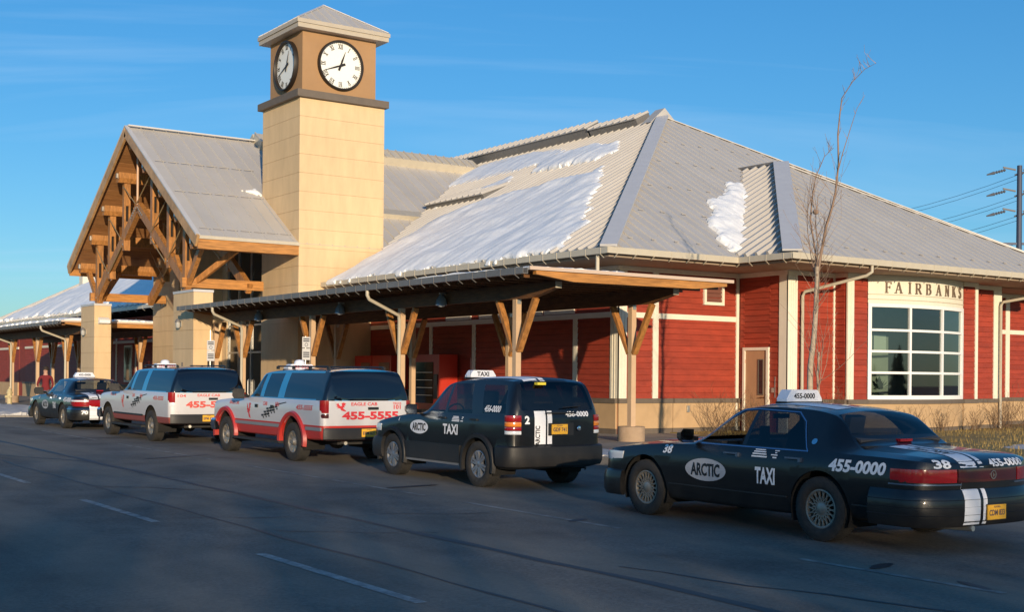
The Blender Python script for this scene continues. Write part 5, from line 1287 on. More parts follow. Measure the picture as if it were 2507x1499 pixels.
    def arch(s, x, R, zc, zt):
        """cut the wheel opening and line it"""
        W = s.W; poly = [(x+R*cos(q*2*pi/28), zc+R*sin(q*2*pi/28)) for q in range(28)]
        poly = [(px_, max(pz, .0)) for px_, pz in poly]
        lo = [(x+R*cos(a), zc+R*sin(a)) for a in np.linspace(-.35, pi+.35, 22)]; lo = lo+[(x-R*.94, .05), (x+R*.94, .05)]
        for sg in (1, -1): s.drop(s.region(lo, 'y', lambda c, n, sg=sg: c.y*sg > W*.45))
        for sg in (1, -1):
            b = MB(); A = np.linspace(-.4, pi+.4, 20)
            b.grid([[(x+(R+.004)*cos(a), sg*W*.5, zc+(R+.004)*sin(a)), (x+(R+.004)*cos(a), sg*(W*.985-.02), zc+(R+.004)*sin(a))] for a in A])
            b.poly([(x+(R+.01)*cos(a), sg*W*.5, zc+(R+.01)*sin(a)) for a in A]); s.add(b, 'wheel_well', DARK)
    def plate(s, x, y, z, txt, w_=.305, h=.152):
        p_ = s.add(MB().box(x-.012, x, y-w_/2, y+w_/2, z-h/2, z+h/2), 'number_plate', PLATE)
        vs, fs = text2d(txt, .062, .03); W_ = max(v[0] for v in vs)*2; k = (w_*.84)/W_; b = MB()
        b.v = [(x-.0135, y-u*k, z+v-.005) for u, v in vs]; b.f = [list(f) for f in fs]; b.m = [0]*len(fs); s.add(b, 'plate_number', PLATET, p_)
        vs, fs = text2d('ALASKA', .022, .02); b = MB(); b.v = [(x-.0135, y-u, z+v+.056) for u, v in vs]; b.f = [list(f) for f in fs]; b.m = [0]*len(fs); s.add(b, 'plate_number', PLATET, p_)
        return p_
    def roof_sign(s, x, z, w_, h, d, txt, m_txt, dome=False, tw_=None, th_=None):
        prof = [(-w_/2,0),(w_/2,0),(w_/2,h*.25),(w_/2*.78,h*.92),(w_/2*.70,h),(-w_/2*.70,h),(-w_/2*.78,h*.92),(-w_/2,h*.25)]
        b = MB().prism([(x-d/2, y, z+q) for y, q in prof], (d,0,0)); r = s.add(b, 'roof_sign', SIGNL, None, None, fix=True)
        s.add(MB().box(x-d/2-.01,x+d/2+.01,-w_/2-.01,w_/2+.01,z-.03,z), 'sign_base', BLKT, r)
        if dome: s.add(MB().lathe([(.115,0),(.11,.05),(.08,.085),(0,.10)], (x,0,z+h), (0,0,1), 20), 'sign_dome', SIGNL, r, 60)
        th_ = th_ or h*.5; vs, fs = text2d(txt, th_, .03); k = (tw_ or w_*.62)/(max(v[0] for v in vs)*2)
        for sg in (1, -1):
            b = MB(); b.v = [(x-sg*(d/2+.002), -u*k*sg, z+h*.48+v) for u, v in vs]; b.f = [list(f) for f in fs]; b.m = [0]*len(fs); s.add(b, 'lettering', m_txt, r)
        return r
    def interior(s, xd, xs1, xs2, zf, zb, half, zh, steer=True):
        W = s.W
        s.add(MB().box(s.xr+.5, xd+.35, -W*.8, W*.8, zf-.05, zf), 'floor_pan', DASH)
        s.add(MB().box(xd, xd+.38, -W*.78, W*.78, zf+.2, zb+.005), 'dashboard', DASH)
        for y in (half, -half):
            b = MB(); b.box(xs1-.1, xs1+.42, y-.25, y+.25, zf+.12, zf+.34); b.bar((xs1-.05,y,zf+.3), (xs1-.24,y,zh-.2), .48, .13, (1,0,0)); b.bar((xs1-.25,y,zh-.17), (xs1-.29,y,zh+.03), .26, .09, (1,0,0)); s.add(b, 'front_seat', SEAT)
        b = MB(); b.box(xs2-.1, xs2+.4, -W*.68, W*.68, zf+.12, zf+.36); b.bar((xs2-.05,0,zf+.3), (xs2-.2,0,zh-.17), W*1.36, .14, (1,0,0)); s.add(b, 'rear_seat', SEAT)
        if steer:
            t = [Vector((xd-.14, half+.18*cos(a), zb-.0+.17*sin(a)-.02)) for a in np.linspace(0, 2*pi, 21)]
            t = [Vector((p.x-.09*(p.z-zb)/.18, p.y, p.z)) for p in t]; b = MB().tube(t, .016, 6); b.bar((xd-.14,half-.16,zb-.02), (xd-.14,half+.16,zb-.02), .04, .03); b.bar((xd-.14,half,zb-.03), (xd+.1,half,zb-.08), .06, .06); s.add(b, 'steering_wheel', DASH)
    def mirror(s, x, y, z, m, big=1., glass_m=None):
        b = MB(); h, w_ = .075*big, .11*big
        prof = [(0,-h),(w_*.85,-h*.95),(w_,-h*.4),(w_,h*.5),(w_*.8,h),(0,h*.9)]
        o = None
        for sg in (1, -1):
            b = MB(); Y = lambda q: sg*(y+.05+q)
            back = [(x-.04, Y(q*1.7), z+p) for q, p in prof]; front = [(x+.07, Y(q*1.4), z+p*.75) for q, p in prof]
            b.poly(back); b.poly(front[::-1])
            for k in range(6): b.poly([back[k], back[(k+1) % 6], front[(k+1) % 6], front[k]])
            b.bar((x+.03, sg*(y-.06), z-h*.5), (x+.01, sg*(y+.08), z-h*.3), .05, .05)
            o = s.add(b, 'door_mirror', m, None, 40, fix=True)
            g = [(x-.043, Y(.012+(q-.0)*1.55), z+p*.86) for q, p in prof]; s.add(MB().poly(g if sg > 0 else g[::-1]), 'mirror_glass', glass_m or CHROME, o)
RZ90 = pi/2
def bars(car, view, c, rows, m):
    for k, (w_, dx, dz, h) in enumerate(rows):
        car.poly([(-w_/2+dx, -h/2+dz), (w_/2+dx, -h/2+dz), (w_/2+dx, h/2+dz), (-w_/2+dx, h/2+dz)], view, c, m, 'print_line')
def ell(a, b_, n=32): return [(a*cos(q*2*pi/n), b_*sin(q*2*pi/n)) for q in range(n)]
def stripes(car, view, y0, a, c, z=None, parts=((.0,.24),(.285,.35))):
    """racing stripes: from y0 to the right, between a and c (z for rear views, x for top views)"""
    for p, q in parts:
        car.poly([(p, a), (q, a), (q, c), (p, c)], view, (y0, 0) if view == 'B' else (0, y0), DEC_W, 'stripe')
SED_K = [(-1.42,.42,.86,.88,.80,.895),(-1.37,.36,.90,.925,.80,.945),(-1.22,.30,.945,.975,.79,1.0),(-.55,.27,.965,1.01,.78,1.05),(-.42,.26,.965,1.02,.765,1.062),
         (.06,.25,.965,1.36,.640,1.41),(.42,.24,.965,1.412,.625,1.455),(.95,.23,.96,1.428,.625,1.475),(1.42,.23,.955,1.40,.63,1.447),(2.18,.23,.94,.985,.75,1.03),(2.5,.23,.93,.955,.76,1.0),
         (3.35,.24,.85,.875,.77,.915),(3.72,.28,.785,.805,.77,.83),(3.88,.36,.70,.715,.75,.73),(3.95,.45,.60,.615,.7,.62)]
SED_P = [(0,.90),(.04,.935),(.2,.975),(.42,.995),(.6,1.0),(.78,.992),(.92,.97),(1.0,.94)]
def sedan(label, loc, rz, num, phone, plate, far=False):
    c = Car('taxi_sedan', label, 'taxis queueing along the kerb', loc, (RZ90+rz, .006), SED_K, .985, -1.42, 3.95, .46, .52, 3.0, 2.8, SED_P, 'taxi')
    W = .985
    # decals are laid on the complete shell before it is cut up
    P_ = c.path(True, .24); c.wrap(P_, [(-.03,.285),(.02,.28),(.045,.33),(.052,.45),(.05,.555),(.036,.60),(.012,.655),(-.03,.665)], 'rear_bumper', BLK, tree=True)
    P_ = c.path(False, .12); c.wrap(P_, [(-.03,.22),(.02,.22),(.05,.28),(.05,.45),(.03,.53),(-.03,.56)], 'front_bumper', BLK, tree=True)
    for z in (.40, .48, .555): c.wrap(c.path(True, .25), [(.049,z-.004),(.057,z),(.049,z+.004)], 'bumper_line', CLAD, caps=False)
    c.poly(ell(.35,.135), 'L', (1.77,.655), DEC_G, 'door_emblem'); c.text('ARCTIC', .155, 'L', (1.77,.655), DEC_K, .035, 0, .50, off=.007)
    c.text('TAXI', .19, 'L', (.79,.655), DEC_W, .035, 0, .31)
    c.text(phone, .135, 'L', (-.52,.845), DEC_W, .04, .12, .76); c.text(num, .105, 'L', (2.47,.865), DEC_W, .035, .15, .17)
    bars(c, 'L', (.80,.90), [(.16,-.10,.045,.011),(.19,-.10,.022,.013),(.22,-.10,-.003,.014),(.24,-.10,-.032,.016),(.07,.16,.045,.010),(.03,.15,.022,.012),(.10,.13,-.003,.012),(.06,.14,-.032,.014)], DEC_W)
    if not far: c.text(num, .085, 'B', (.66,.915), DEC_W, .035, .1, .20)
    c.text(phone, .075, 'B', (-.33,.915), DEC_W, .035, 0, .62)
    sy_ = .44 if not far else .60
    stripes(c, 'B', sy_, .878, .935); stripes(c, 'B', sy_, .30, .66)
    stripes(c, 'T', sy_, -1.405, -.50); stripes(c, 'T', .44, .22, 1.36); stripes(c, 'T', .44, 2.3, 3.6)
    c.text('ARCTIC', .16, 'T', (-.95,.325), DEC_K, .02, 0, .5, rot=pi/2, off=.008)
    # chrome around the side glass, door handles, lamp on the rear pillar
    c.ring([(2.05,.966),(.20,.966),(.232,1.0),(.405,1.28),(.56,1.38),(1.2,1.398),(1.44,1.384),(1.62,1.285)], .013, 'L', BRIGHT)
    c.poly(ell(.038,.032,16), 'L', (.16,1.075), CHROME, 'pillar_lamp')
    for x in (1.34,.37):
        for sg in (1,-1): c.add(MB().box(x-.115,x+.115,sg*.972-.022,sg*.972+.022,.872,.892).box(x-.115,x-.08,sg*.972-.022,sg*.972+.022,.845,.872), 'door_handle', BRIGHT)
    # openings
    c.arch(0, .42, .352, .7); c.arch(2.906, .42, .352, .7)
    for x0, x1 in ((2.44,.46),(-.46,-.92)):
        for sg in (1, -1): c.add(MB().box(x1,x0,sg*.968-.008,sg*.968+.012,.438,.452), 'side_moulding', CLAD)
    for sg in (1, -1):
        sel = lambda q, n, sg=sg: q.y*sg > .4 and n.y*sg > .25 and q.z > .9
        g = c.region([(1.97,.985),(1.225,.985),(1.225,1.378),(1.40,1.365),(1.56,1.29)], 'y', sel)
        if sg > 0 and not far: c.drop(g)          # the driver's window is wound down
        else: c.take(g, 'front_window', GLS)
        c.take(c.region([(1.165,.985),(1.165,1.38),(.64,1.365),(.50,1.325),(.42,1.25),(.235,.985)], 'y', sel), 'rear_door_window', GLSB if not far else GLS)
        sd = lambda q, n, sg=sg: q.y*sg > .55 and q.z < .99
        c.take(c.region([(2.32,.29),(2.345,.955),(1.21,.972),(1.19,.29)], 'y', sd), 'front_door', BLK, gap=.006)
        c.take(c.region([(1.172,.29),(1.192,.972),(.235,.975),(.28,.86),(.36,.70),(.47,.50),(.50,.29)], 'y', sd), 'rear_door', BLK, gap=.006)
    c.take(c.region([(-.665,1.035),(.665,1.035),(.57,1.41),(-.57,1.41)], 'x', lambda q, n: 1.36 < q.x < 2.25 and n.x > .2), 'windscreen', GLS)
    c.take(c.region([(-.715,1.082),(.715,1.082),(.60,1.375),(.52,1.405),(-.52,1.405),(-.60,1.375)], 'x', lambda q, n: -.46 < q.x < .42 and n.x < -.2), 'rear_window', GLS)
    c.take(c.region([(-1.36,-.70),(-.52,-.74),(-.52,.74),(-1.36,.70)], 'z', lambda q, n: n.z > .5 and q.z > .85), 'boot_lid', BLK, gap=.006)
    c.take(c.region([(2.22,-.72),(2.22,.72),(3.66,.68),(3.66,-.68)], 'z', lambda q, n: n.z > .5 and q.z > .7), 'bonnet', BLK, gap=.006)
    c.finish(BLK)
    # lamps
    if not far:
        c.wrap(c.path(True, .0, .50, .985), [(-.02,.722),(.010,.728),(.014,.80),(.008,.862),(-.02,.868)], 'tail_light', LENSR, True)
        c.wrap([p for p in c.path(True, 0, None, .985) if abs(p[1]) < .497], [(-.02,.722),(.008,.728),(.011,.80),(.006,.862),(-.02,.868)], 'reflector_panel', LENSD)
        c.wrap(c.path(True, .02, .44, .985), [(-.02,.700),(.016,.702),(.016,.716),(-.02,.718)], 'lamp_trim', BRIGHT, True)
        c.add(MB().lathe([(.035,0),(.037,.006),(.046,.006),(.047,0)], (-1.432,-.06,.795), (-1,0,0), 20).box(-1.437,-1.431,-.066,-.054,.775,.815), 'boot_emblem', mat('pewter',(.30,.29,.26),.4,metal=.7), fix=True)
        c.plate(-1.477, -.05, .415, plate)
        c.add(MB().box(-1.478,-1.44,-.215,.115,.33,.50), 'plate_recess', BLKT)
    else:
        c.wrap(c.path(True, .03, .27, .985), [(-.02,.665),(.012,.67),(.018,.77),(.010,.855),(-.02,.862)], 'tail_light', LENSR, True)
        c.wrap(c.path(True, -.12, .62, .985), [(-.02,.80),(.019,.803),(.022,.82),(.012,.845),(-.02,.85)], 'reversing_lamp', LENSW, True)
        c.wrap([p for p in c.path(True, 0, None, .985) if abs(p[1]) < .265], [(-.02,.66),(.006,.665),(.008,.77),(.004,.86),(-.02,.865)], 'boot_panel', BLK)
        c.plate(-1.436, 0, .76, plate); c.text(num, .11, 'B', (.73,.50), DEC_W, .035, 0, .17)
        c.wrap(c.path(True, .26), [(.040,.585),(.052,.59),(.046,.60)], 'bumper_line', CHROME, caps=False)
    c.wrap(c.path(False, .10, .48, .985), [(-.02,.665),(.006,.67),(.012,.72),(.004,.785),(-.02,.79)], 'headlight', LENSW, True)
    c.wrap([p for p in c.path(False, 0, None, .985) if abs(p[1]) < .45], [(-.02,.58),(.006,.585),(.008,.68),(.0,.75),(-.02,.76)], 'grille', CHROME)
    c.mirror(2.02, .93, 1.055, BLK, 1.15 if not far else 1.5, None if not far else BLKT)
    for x in (0, 2.906):
        for sg in (1, -1): c.wheel(x, sg*.845, .352, .235, .215, 'lace', ALLOY)
    c.interior(1.72, .95, -.05, .30, .99, .38, 1.30)
    c.add(MB().box(-.38,-.30,-.10,.10,1.085,1.115), 'brake_lamp', LENSR); c.add(MB().box(1.48,1.5,-.13,.13,1.27,1.33), 'rear_view_mirror', DASH)
    c.add(MB().box(-.42,-.08,-.72,.72,1.02,1.05), 'parcel_shelf', DASH)
    if not far:
        c.add(MB().box(1.66,1.70,.02,.16,1.0,1.17), 'fare_meter', CHAIRM); c.add(MB().box(.37,.40,.74,.745,1.01,1.09), 'window_sticker', DEC_W)
        c.add(MB().tube([(-.9,.30,.24),(-1.46,.30,.26)], .03, 8), 'exhaust', STEEL)
    c.roof_sign(1.2, 1.485, .60, .14, .16, phone, DEC_K, tw_=.36, th_=.065)
    return c
sedan('black taxi saloon with white oval badge and lace wheels nearest the camera', (11.56,9.36,gz(9.36)), -.012, '38', '455-0000', 'CDM 833')
sedan('farthest black taxi saloon numbered seventy in front of the porch pier', (11.37,37.75,gz(37.75)), .0, '70', '455-0000', 'EFJ 270', far=True)

# ---------------------------------------------------------------- compact off-roader
ESC_K = [(-.92,.42,1.02,1.06,.80,1.09),(-.90,.38,1.08,1.13,.79,1.19),(-.86,.34,1.115,1.24,.77,1.30),(-.78,.32,1.12,1.46,.705,1.52),(-.70,.31,1.12,1.60,.67,1.655),(-.60,.30,1.12,1.65,.655,1.705),(-.2,.29,1.12,1.665,.65,1.725),
         (.5,.28,1.115,1.655,.65,1.715),(.95,.28,1.11,1.62,.655,1.68),(1.12,.28,1.105,1.585,.66,1.645),(1.86,.28,1.075,1.09,.76,1.13),(2.1,.28,1.06,1.075,.77,1.11),(2.7,.30,.99,1.005,.76,1.035),(3.2,.33,.89,.905,.74,.93),(3.42,.38,.80,.82,.72,.84),(3.52,.45,.68,.70,.68,.71)]
ESC_P = [(0,.93),(.03,.96),(.12,1.0),(.30,1.0),(.36,.985),(.6,.99),(.82,.985),(.94,.97),(1.0,.945)]
def escape(label, loc, rz):
    W = .89
    c = Car('taxi_suv', label, 'taxis queueing along the kerb', loc, (RZ90+rz, .006), ESC_K, W, -.92, 3.52, .22, .50, 3.6, 2.8, ESC_P, 'taxi')
    c.wrap(c.path(True, .14), [(-.03,.37),(.03,.36),(.06,.42),(.065,.55),(.06,.655),(.03,.675),(-.03,.68)], 'rear_bumper', CLAD, tree=True)
    c.wrap(c.path(False, .12), [(-.03,.30),(.03,.30),(.06,.38),(.06,.55),(.03,.64),(-.03,.66)], 'front_bumper', CLAD, tree=True)
    c.poly(ell(.285,.115), 'L', (1.76,.865), DEC_W, 'door_emblem'); c.text('ARCTIC', .13, 'L', (1.76,.865), DEC_K, .035, 0, .42, off=.007)
    c.text('TAXI', .165, 'L', (.80,.865), DEC_W, .035, 0, .44); c.text('1', .12, 'L', (2.42,1.0), DEC_W, .03, .2)
    bars(c, 'L', (.66,1.035), [(.16,.0,.035,.012),(.19,.0,.014,.013),(.21,.0,-.010,.014),(.22,.0,-.034,.015),(.05,.20,.03,.012),(.03,.19,.005,.012),(.07,.18,-.03,.014)], DEC_W)
    c.text('456-0000', .105, 'L', (-.30,1.225), DEC_W, .03, .25, .44); 
    c.text('2', .125, 'B', (.60,1.07), DEC_W, .04); c.text('456-0000', .085, 'B', (-.35,1.155), DEC_W, .035, 0, .46)
    stripes(c, 'B', .47, .70, 1.205, parts=((.0,.205),(.235,.325))); stripes(c, 'B', .50, 1.655, 1.71, parts=((.0,.25),(.29,.38))); stripes(c, 'T', .50, -.66, 1.0, parts=((.0,.25),(.29,.38)))
    c.text('ARCTIC', .085, 'B', (.415,.83), DEC_K, .03, 0, .30, rot=pi/2, off=.008)
    for sg in (1,-1):
        for x in (1.06,.14): c.add(MB().box(x-.10,x+.10,sg*.87-.03,sg*.87+.02,1.03,1.055), 'door_handle', BLKT)
    # flared dark wheel arches and sills
    for x in (0, 2.62):
        for sg in (1,-1):
            b = MB(); A = np.linspace(-.28, pi+.28, 26); rows = []
            for a in A:
                R0, R1 = .405, .475; rows.append([(x+R0*cos(a), sg*(W-.06), .365+R0*sin(a)), (x+R0*cos(a), sg*(W+.030), .365+R0*sin(a)), (x+(R1-.02)*cos(a), sg*(W+.034), .365+(R1-.02)*sin(a)), (x+R1*cos(a), sg*(W-.02), .365+R1*sin(a))])
            c.add(b.grid(rows), 'wheel_flare', CLAD, None, 50, fix=True)
    for sg in (1,-1):
        q = [(2.19,.34),(.50,.34),(.50,.62),(2.19,.62)]
        c.add(MB().prism([(x, sg*(W-.03), z) for x, z in q], (0,sg*.045,0)), 'side_cladding', CLAD, fix=True)
        c.add(MB().box(2.17,.52,min(sg*(W-.03),sg*(W+.0)),max(sg*(W-.03),sg*(W+.0)),.30,.338), 'sill', SILV)
    c.arch(0, .41, .365, .7); c.arch(2.62, .41, .365, .7)
    for sg in (1,-1):
        sel = lambda q, n, sg=sg: q.y*sg > .4 and n.y*sg > .25 and q.z > 1.0
        c.take(c.region([(1.76,1.135),(1.03,1.135),(1.03,1.585),(1.10,1.575),(1.28,1.475)], 'y', sel), 'front_window', GLSB)
        c.take(c.region([(.96,1.135),(.96,1.598),(.42,1.605),(.24,1.135)], 'y', sel), 'rear_door_window', GLSB)
        c.take(c.region([(-.05,1.15),(.10,1.59),(-.50,1.59),(-.56,1.50),(-.66,1.16)], 'y', sel), 'quarter_window', GLSB)
        sd = lambda q, n, sg=sg: q.y*sg > .5 and q.z < 1.13
        c.take(c.region([(2.0,.63),(2.02,1.08),(1.0,1.115),(.99,.63)], 'y', sd), 'front_door', BLK, gap=.006)
        c.take(c.region([(.975,.63),(.985,1.115),(.10,1.115),(.14,.98),(.30,.84),(.44,.63)], 'y', sd), 'rear_door', BLK, gap=.006)
    c.take(c.region([(-.67,1.14),(.67,1.14),(.58,1.60),(-.58,1.60)], 'x', lambda q, n: 1.05 < q.x < 1.95 and n.x > .2), 'windscreen', GLS)
    c.take(c.region([(-.685,1.215),(.685,1.215),(.60,1.62),(.55,1.645),(-.55,1.645),(-.60,1.62)], 'x', lambda q, n: q.x < -.55 and n.x < -.2), 'rear_window', GLSB)
    c.take(c.region([(-.70,.70),(.70,.70),(.72,1.20),(-.72,1.20)], 'x', lambda q, n: q.x < -.70 and n.x < -.5), 'tailgate', BLK, gap=.006)
    c.take(c.region([(1.95,-.70),(1.95,.70),(3.2,.62),(3.2,-.62)], 'z', lambda q, n: n.z > .5 and q.z > .8), 'bonnet', BLK, gap=.006)
    c.finish(BLK)
    for z0, z1, m in ((.85,.905,LENSW),(.908,.965,LENSR),(.968,1.04,LENSA),(1.043,1.14,LENSR)):
        c.wrap(c.path(True, -.05, .705, .985), [(-.03,z0),(.010,z0+.002),(.014,(z0+z1)/2),(.008,z1-.002),(-.03,z1)], 'tail_light', m, True)
    c.wrap(c.path(False, .0, .46, .98), [(-.02,.74),(.01,.75),(.012,.80),(.0,.87),(-.02,.875)], 'headlight', LENSW, True)
    c.add(MB().box(-.94,-.925,-.30,.28,1.165,1.185), 'tailgate_trim', BLKT)
    c.plate(-.945, .02, .925, 'GDF 741'); c.add(MB().box(-.94,-.92,-.26,.22,.83,1.02), 'plate_recess', BLKT)
    c.add(MB().lathe([(0,.01),(.03,.008),(.04,0)], (-.94,-.37,.93), (-1,0,0), 14), 'tailgate_badge', CHROME, fix=True)
    c.add(MB().tube([(-.93,-.05,1.26),(-.90,-.42,1.28)], .009, 5), 'rear_wiper', BLKT)
    c.add(MB().box(-.80,-.72,.18,.34,1.60,1.64), 'window_decal', mat('yellow_sticker', (.75,.62,.05), .5))
    c.mirror(1.80, .87, 1.16, BLK, 1.15, MIRG)
    for x in (0, 2.62):
        for sg in (1,-1): c.wheel(x, sg*.775, .355, .23, .215, 'twin', ALLOYG)
    c.interior(1.62, .70, -.05, .42, 1.10, .36, 1.45)
    c.roof_sign(1.25, 1.70, .52, .115, .15, 'TAXI', DEC_K, tw_=.24, th_=.075)
    c.add(MB().tube([(.95,.4,1.70),(.95,.4,2.02)], .004, 4), 'aerial', BLKT)
    return c
escape('black taxi off-roader with grey cladding and a white rear stripe', (11.74,16.49,gz(16.49)), .012)

# ---------------------------------------------------------------- long two-tone wagons
SUB_K = [(-1.32,.48,1.18,1.235,.86,1.26),(-1.305,.47,1.19,1.30,.85,1.33),(-1.26,.46,1.195,1.50,.80,1.55),(-1.20,.45,1.195,1.68,.745,1.74),(-1.12,.45,1.195,1.745,.725,1.80),(-.9,.44,1.195,1.765,.72,1.825),
         (.6,.43,1.19,1.765,.72,1.83),(1.5,.43,1.185,1.735,.725,1.80),(1.75,.43,1.18,1.70,.735,1.765),(2.48,.43,1.165,1.185,.80,1.20),(2.7,.43,1.16,1.175,.82,1.19),(3.6,.45,1.12,1.135,.82,1.15),(4.0,.48,1.07,1.09,.81,1.10),(4.18,.52,.98,1.0,.78,1.01),(4.24,.56,.85,.87,.74,.88)]
SUB_P = [(0,.95),(.03,.975),(.15,.99),(.4,1.0),(.7,1.0),(.88,.99),(.96,.975),(1.0,.955)]
BIRD = [(-.5,.42),(-.30,.30),(-.22,.40),(-.12,.18),(.02,.06),(.12,.16),(.06,.36),(.22,.44),(.50,.34),(.34,.26),(.46,.16),(.28,.10),(.36,-.02),(.20,-.08),(.26,-.20),(.40,-.30),(.50,-.46),(.22,-.40),(.06,-.34),(-.02,-.18),(-.16,-.10),(-.34,-.16),(-.20,.0),(-.40,.02),(-.26,.14),(-.46,.18),(-.30,.24)]
def wagon(label, loc, rz, num, plate, flares):
    W = .975; low = REDC if flares else REDD; wh = WHT if flares else WHTD
    c = Car('taxi_wagon', label, 'taxis queueing along the kerb', loc, (RZ90+rz, .006), SUB_K, W, -1.32, 4.24, .22, .35, 5.0, 3.6, SUB_P, 'taxi')
    c.wrap([p for p in c.path(True, -.02) if abs(p[1]) < .93], [(-.02,.475),(.08,.47),(.10,.49),(.10,.66),(.09,.69),(-.02,.695)], 'rear_bumper', CLAD, tree=True)
    c.wrap(c.path(False, .1), [(-.03,.46),(.05,.45),(.08,.50),(.08,.66),(.05,.70),(-.03,.72)], 'front_bumper', CHROME, tree=True)
    # two-tone paint: blue roof and pillars, white flanks, red below
    for z in (.62, .735, 1.205):
        bmesh.ops.bisect_plane(c.bm, geom=c.bm.verts[:]+c.bm.edges[:]+c.bm.faces[:], dist=1e-5, plane_co=(0,0,z), plane_no=(0,0,1))
    zl = .735 if flares else .62
    for f in c.bm.faces:
        q = f.calc_center_median(); f.material_index = (3 if (1.21 < q.z < 1.752 and q.x < -.95) else 1) if (q.z > 1.205 and q.x < 2.45) else (0 if q.z > zl-.0 else 2)
    MM = [wh, BLUE, low, GLSD]
    rd = DEC_R if flares else mat('pale_red_vinyl', (.66,.10,.08), .5)
    # lettering
    c.text('EAGLE CAB', .075, 'L', (2.90,1.075), rd, .02, 0, .50) if flares else c.text('EAGLE CAB', .07, 'L', (2.90,1.09), rd, .02, 0, .45)
    c.text('455-5555', .095, 'L', (-.52,1.06), rd, .025, .18, .72); c.text(num, .09, 'L', (.72,1.09), rd, .02, 0, .17); c.text('CAB', .08, 'L', (1.30,1.09), rd, .02, 0, .20)
    s_ = .30; c.decal([(x*s_*.75, y*s_*1.25) for x, y in BIRD], [list(range(len(BIRD)))], 'L', (2.12,.93), rd, 'bird_emblem')
    for j, (u0_, v0_, n_) in enumerate(((-.16,.105,4),(-.28,.035,4),(-.40,-.035,3))):
        for i in range(n_):
            u = u0_+i*.135; v = v0_+i*.016
            c.poly([(u,v),(u+.115,v+.012),(u+.085,v+.050),(u-.03,v+.038)], 'L', (1.05,.86), DEC_K, 'checker_mark')
            c.poly([(u+.075,v-.034),(u+.135,v-.028),(u+.11,v+.002),(u+.05,v-.004)], 'L', (1.05,.86), DEC_K, 'checker_mark')
    c.poly([(-.62,-.10),(-.2,-.075),(-.18,-.06)], 'L', (1.05,.84), DEC_G, 'checker_tail'); c.poly([(.25,.20),(.75,.27),(.72,.285),(.24,.225)], 'L', (1.05,.86), DEC_K, 'checker_tail')
    c.text('EAGLE CAB', .065, 'B', (.10 if flares else .02,1.145), rd, .025, 0, .56)
    if flares:
        s_ = .24; c.decal([(x*s_, y*s_*.8) for x, y in BIRD], [list(range(len(BIRD)))], 'B', (.60,1.09), rd, 'bird_emblem')
        c.text('TRUCK', .045, 'B', (-.62,1.155), rd, .02, 0, .20); c.text('101', .085, 'B', (-.62,1.085), rd, .03, 0, .16); c.text('455-5555', .155, 'B', (-.04,.925), rd, .048, 0, 1.22)
    else:
        c.text('104', .065, 'B', (.68,1.13), rd, .025, 0, .20); c.text('TRUCK', .045, 'B', (-.66,1.145), rd, .02, 0, .2); c.text('455-5555', .16, 'B', (-.04,.925), rd, .048, 0, 1.24)
    # flares
    if flares:
        for x in (0, 3.34):
            for sg in (1,-1):
                A = np.linspace(-.20, pi+.20, 28); rows = []
                for a in A:
                    k = 1+.10*abs(cos(a))**3; R0, R1 = .47, .57
                    rows.append([(x+R0*k*cos(a), sg*(W-.07), .42+R0*sin(a)), (x+R0*k*cos(a), sg*(W+.040), .42+R0*sin(a)), (x+(R1-.03)*k*cos(a), sg*(W+.048), .42+(R1-.03)*sin(a)), (x+R1*k*cos(a), sg*(W-.015), .42+R1*sin(a))])
                c.add(MB().grid(rows), 'wheel_flare', REDC, None, 50, fix=True)
    for sg in (1,-1):
        if flares:
            for x0, x1 in ((2.80,.56),(-.60,-1.24)):
                c.add(MB().box(x1,x0,min(sg*(W-.02),sg*(W+.014)),max(sg*(W-.02),sg*(W+.014)),.635,.70), 'side_moulding', SILV)
        else: c.add(MB().box(.56,2.80,min(sg*(W-.02),sg*(W+.012)),max(sg*(W-.02),sg*(W+.012)),.600,.64), 'side_moulding', CLAD)
        c.add(MB().box(.50,2.82,min(sg*(W-.10),sg*(W+.06)),max(sg*(W-.10),sg*(W+.06)),.32,.37), 'running_board', CLAD)
        for x in (1.72,.95):
            c.add(MB().box(x-.065,x+.065,min(sg*(W-.01),sg*(W+.012)),max(sg*(W-.01),sg*(W+.012)),1.0,1.065), 'door_handle', BLKT)
    c.arch(0, .465, .42, .8); c.arch(3.34, .465, .42, .8)
    for sg in (1,-1):
        sel = lambda q, n, sg=sg: q.y*sg > .5 and n.y*sg > .25 and q.z > 1.1
        c.take(c.region([(2.30,1.225),(1.66,1.225),(1.66,1.69),(1.74,1.675),(1.95,1.55)], 'y', sel), 'front_window', GLSB)
        c.take(c.region([(1.49,1.225),(1.49,1.70),(.80,1.715),(.80,1.225)], 'y', sel), 'rear_door_window', GLSD)
        c.take(c.region([(.51,1.225),(.53,1.722),(-1.02,1.728),(-1.10,1.69),(-1.20,1.23)], 'y', sel), 'quarter_window', GLSD)
        sd = lambda q, n, sg=sg: q.y*sg > .6 and q.z < 1.21
        c.take(c.region([(2.52,.46),(2.54,1.185),(1.60,1.20),(1.58,.46)], 'y', sd), 'front_door', MM, gap=.006)
        c.take(c.region([(1.565,.46),(1.585,1.20),(.70,1.20),(.68,.96),(.60,.78),(.58,.46)], 'y', sd), 'rear_door', MM, gap=.006)
    c.take(c.region([(-.75,1.215),(.75,1.215),(.66,1.72),(-.66,1.72)], 'x', lambda q, n: 1.7 < q.x < 2.55 and n.x > .2), 'windscreen', GLS)
    c.take(c.region([(-.86,1.225),(.86,1.225),(.80,1.50),(.70,1.74),(.62,1.765),(-.62,1.765),(-.70,1.74),(-.80,1.50)], 'x', lambda q, n: q.x < -1.08 and n.x < -.15), 'rear_window', GLSD)
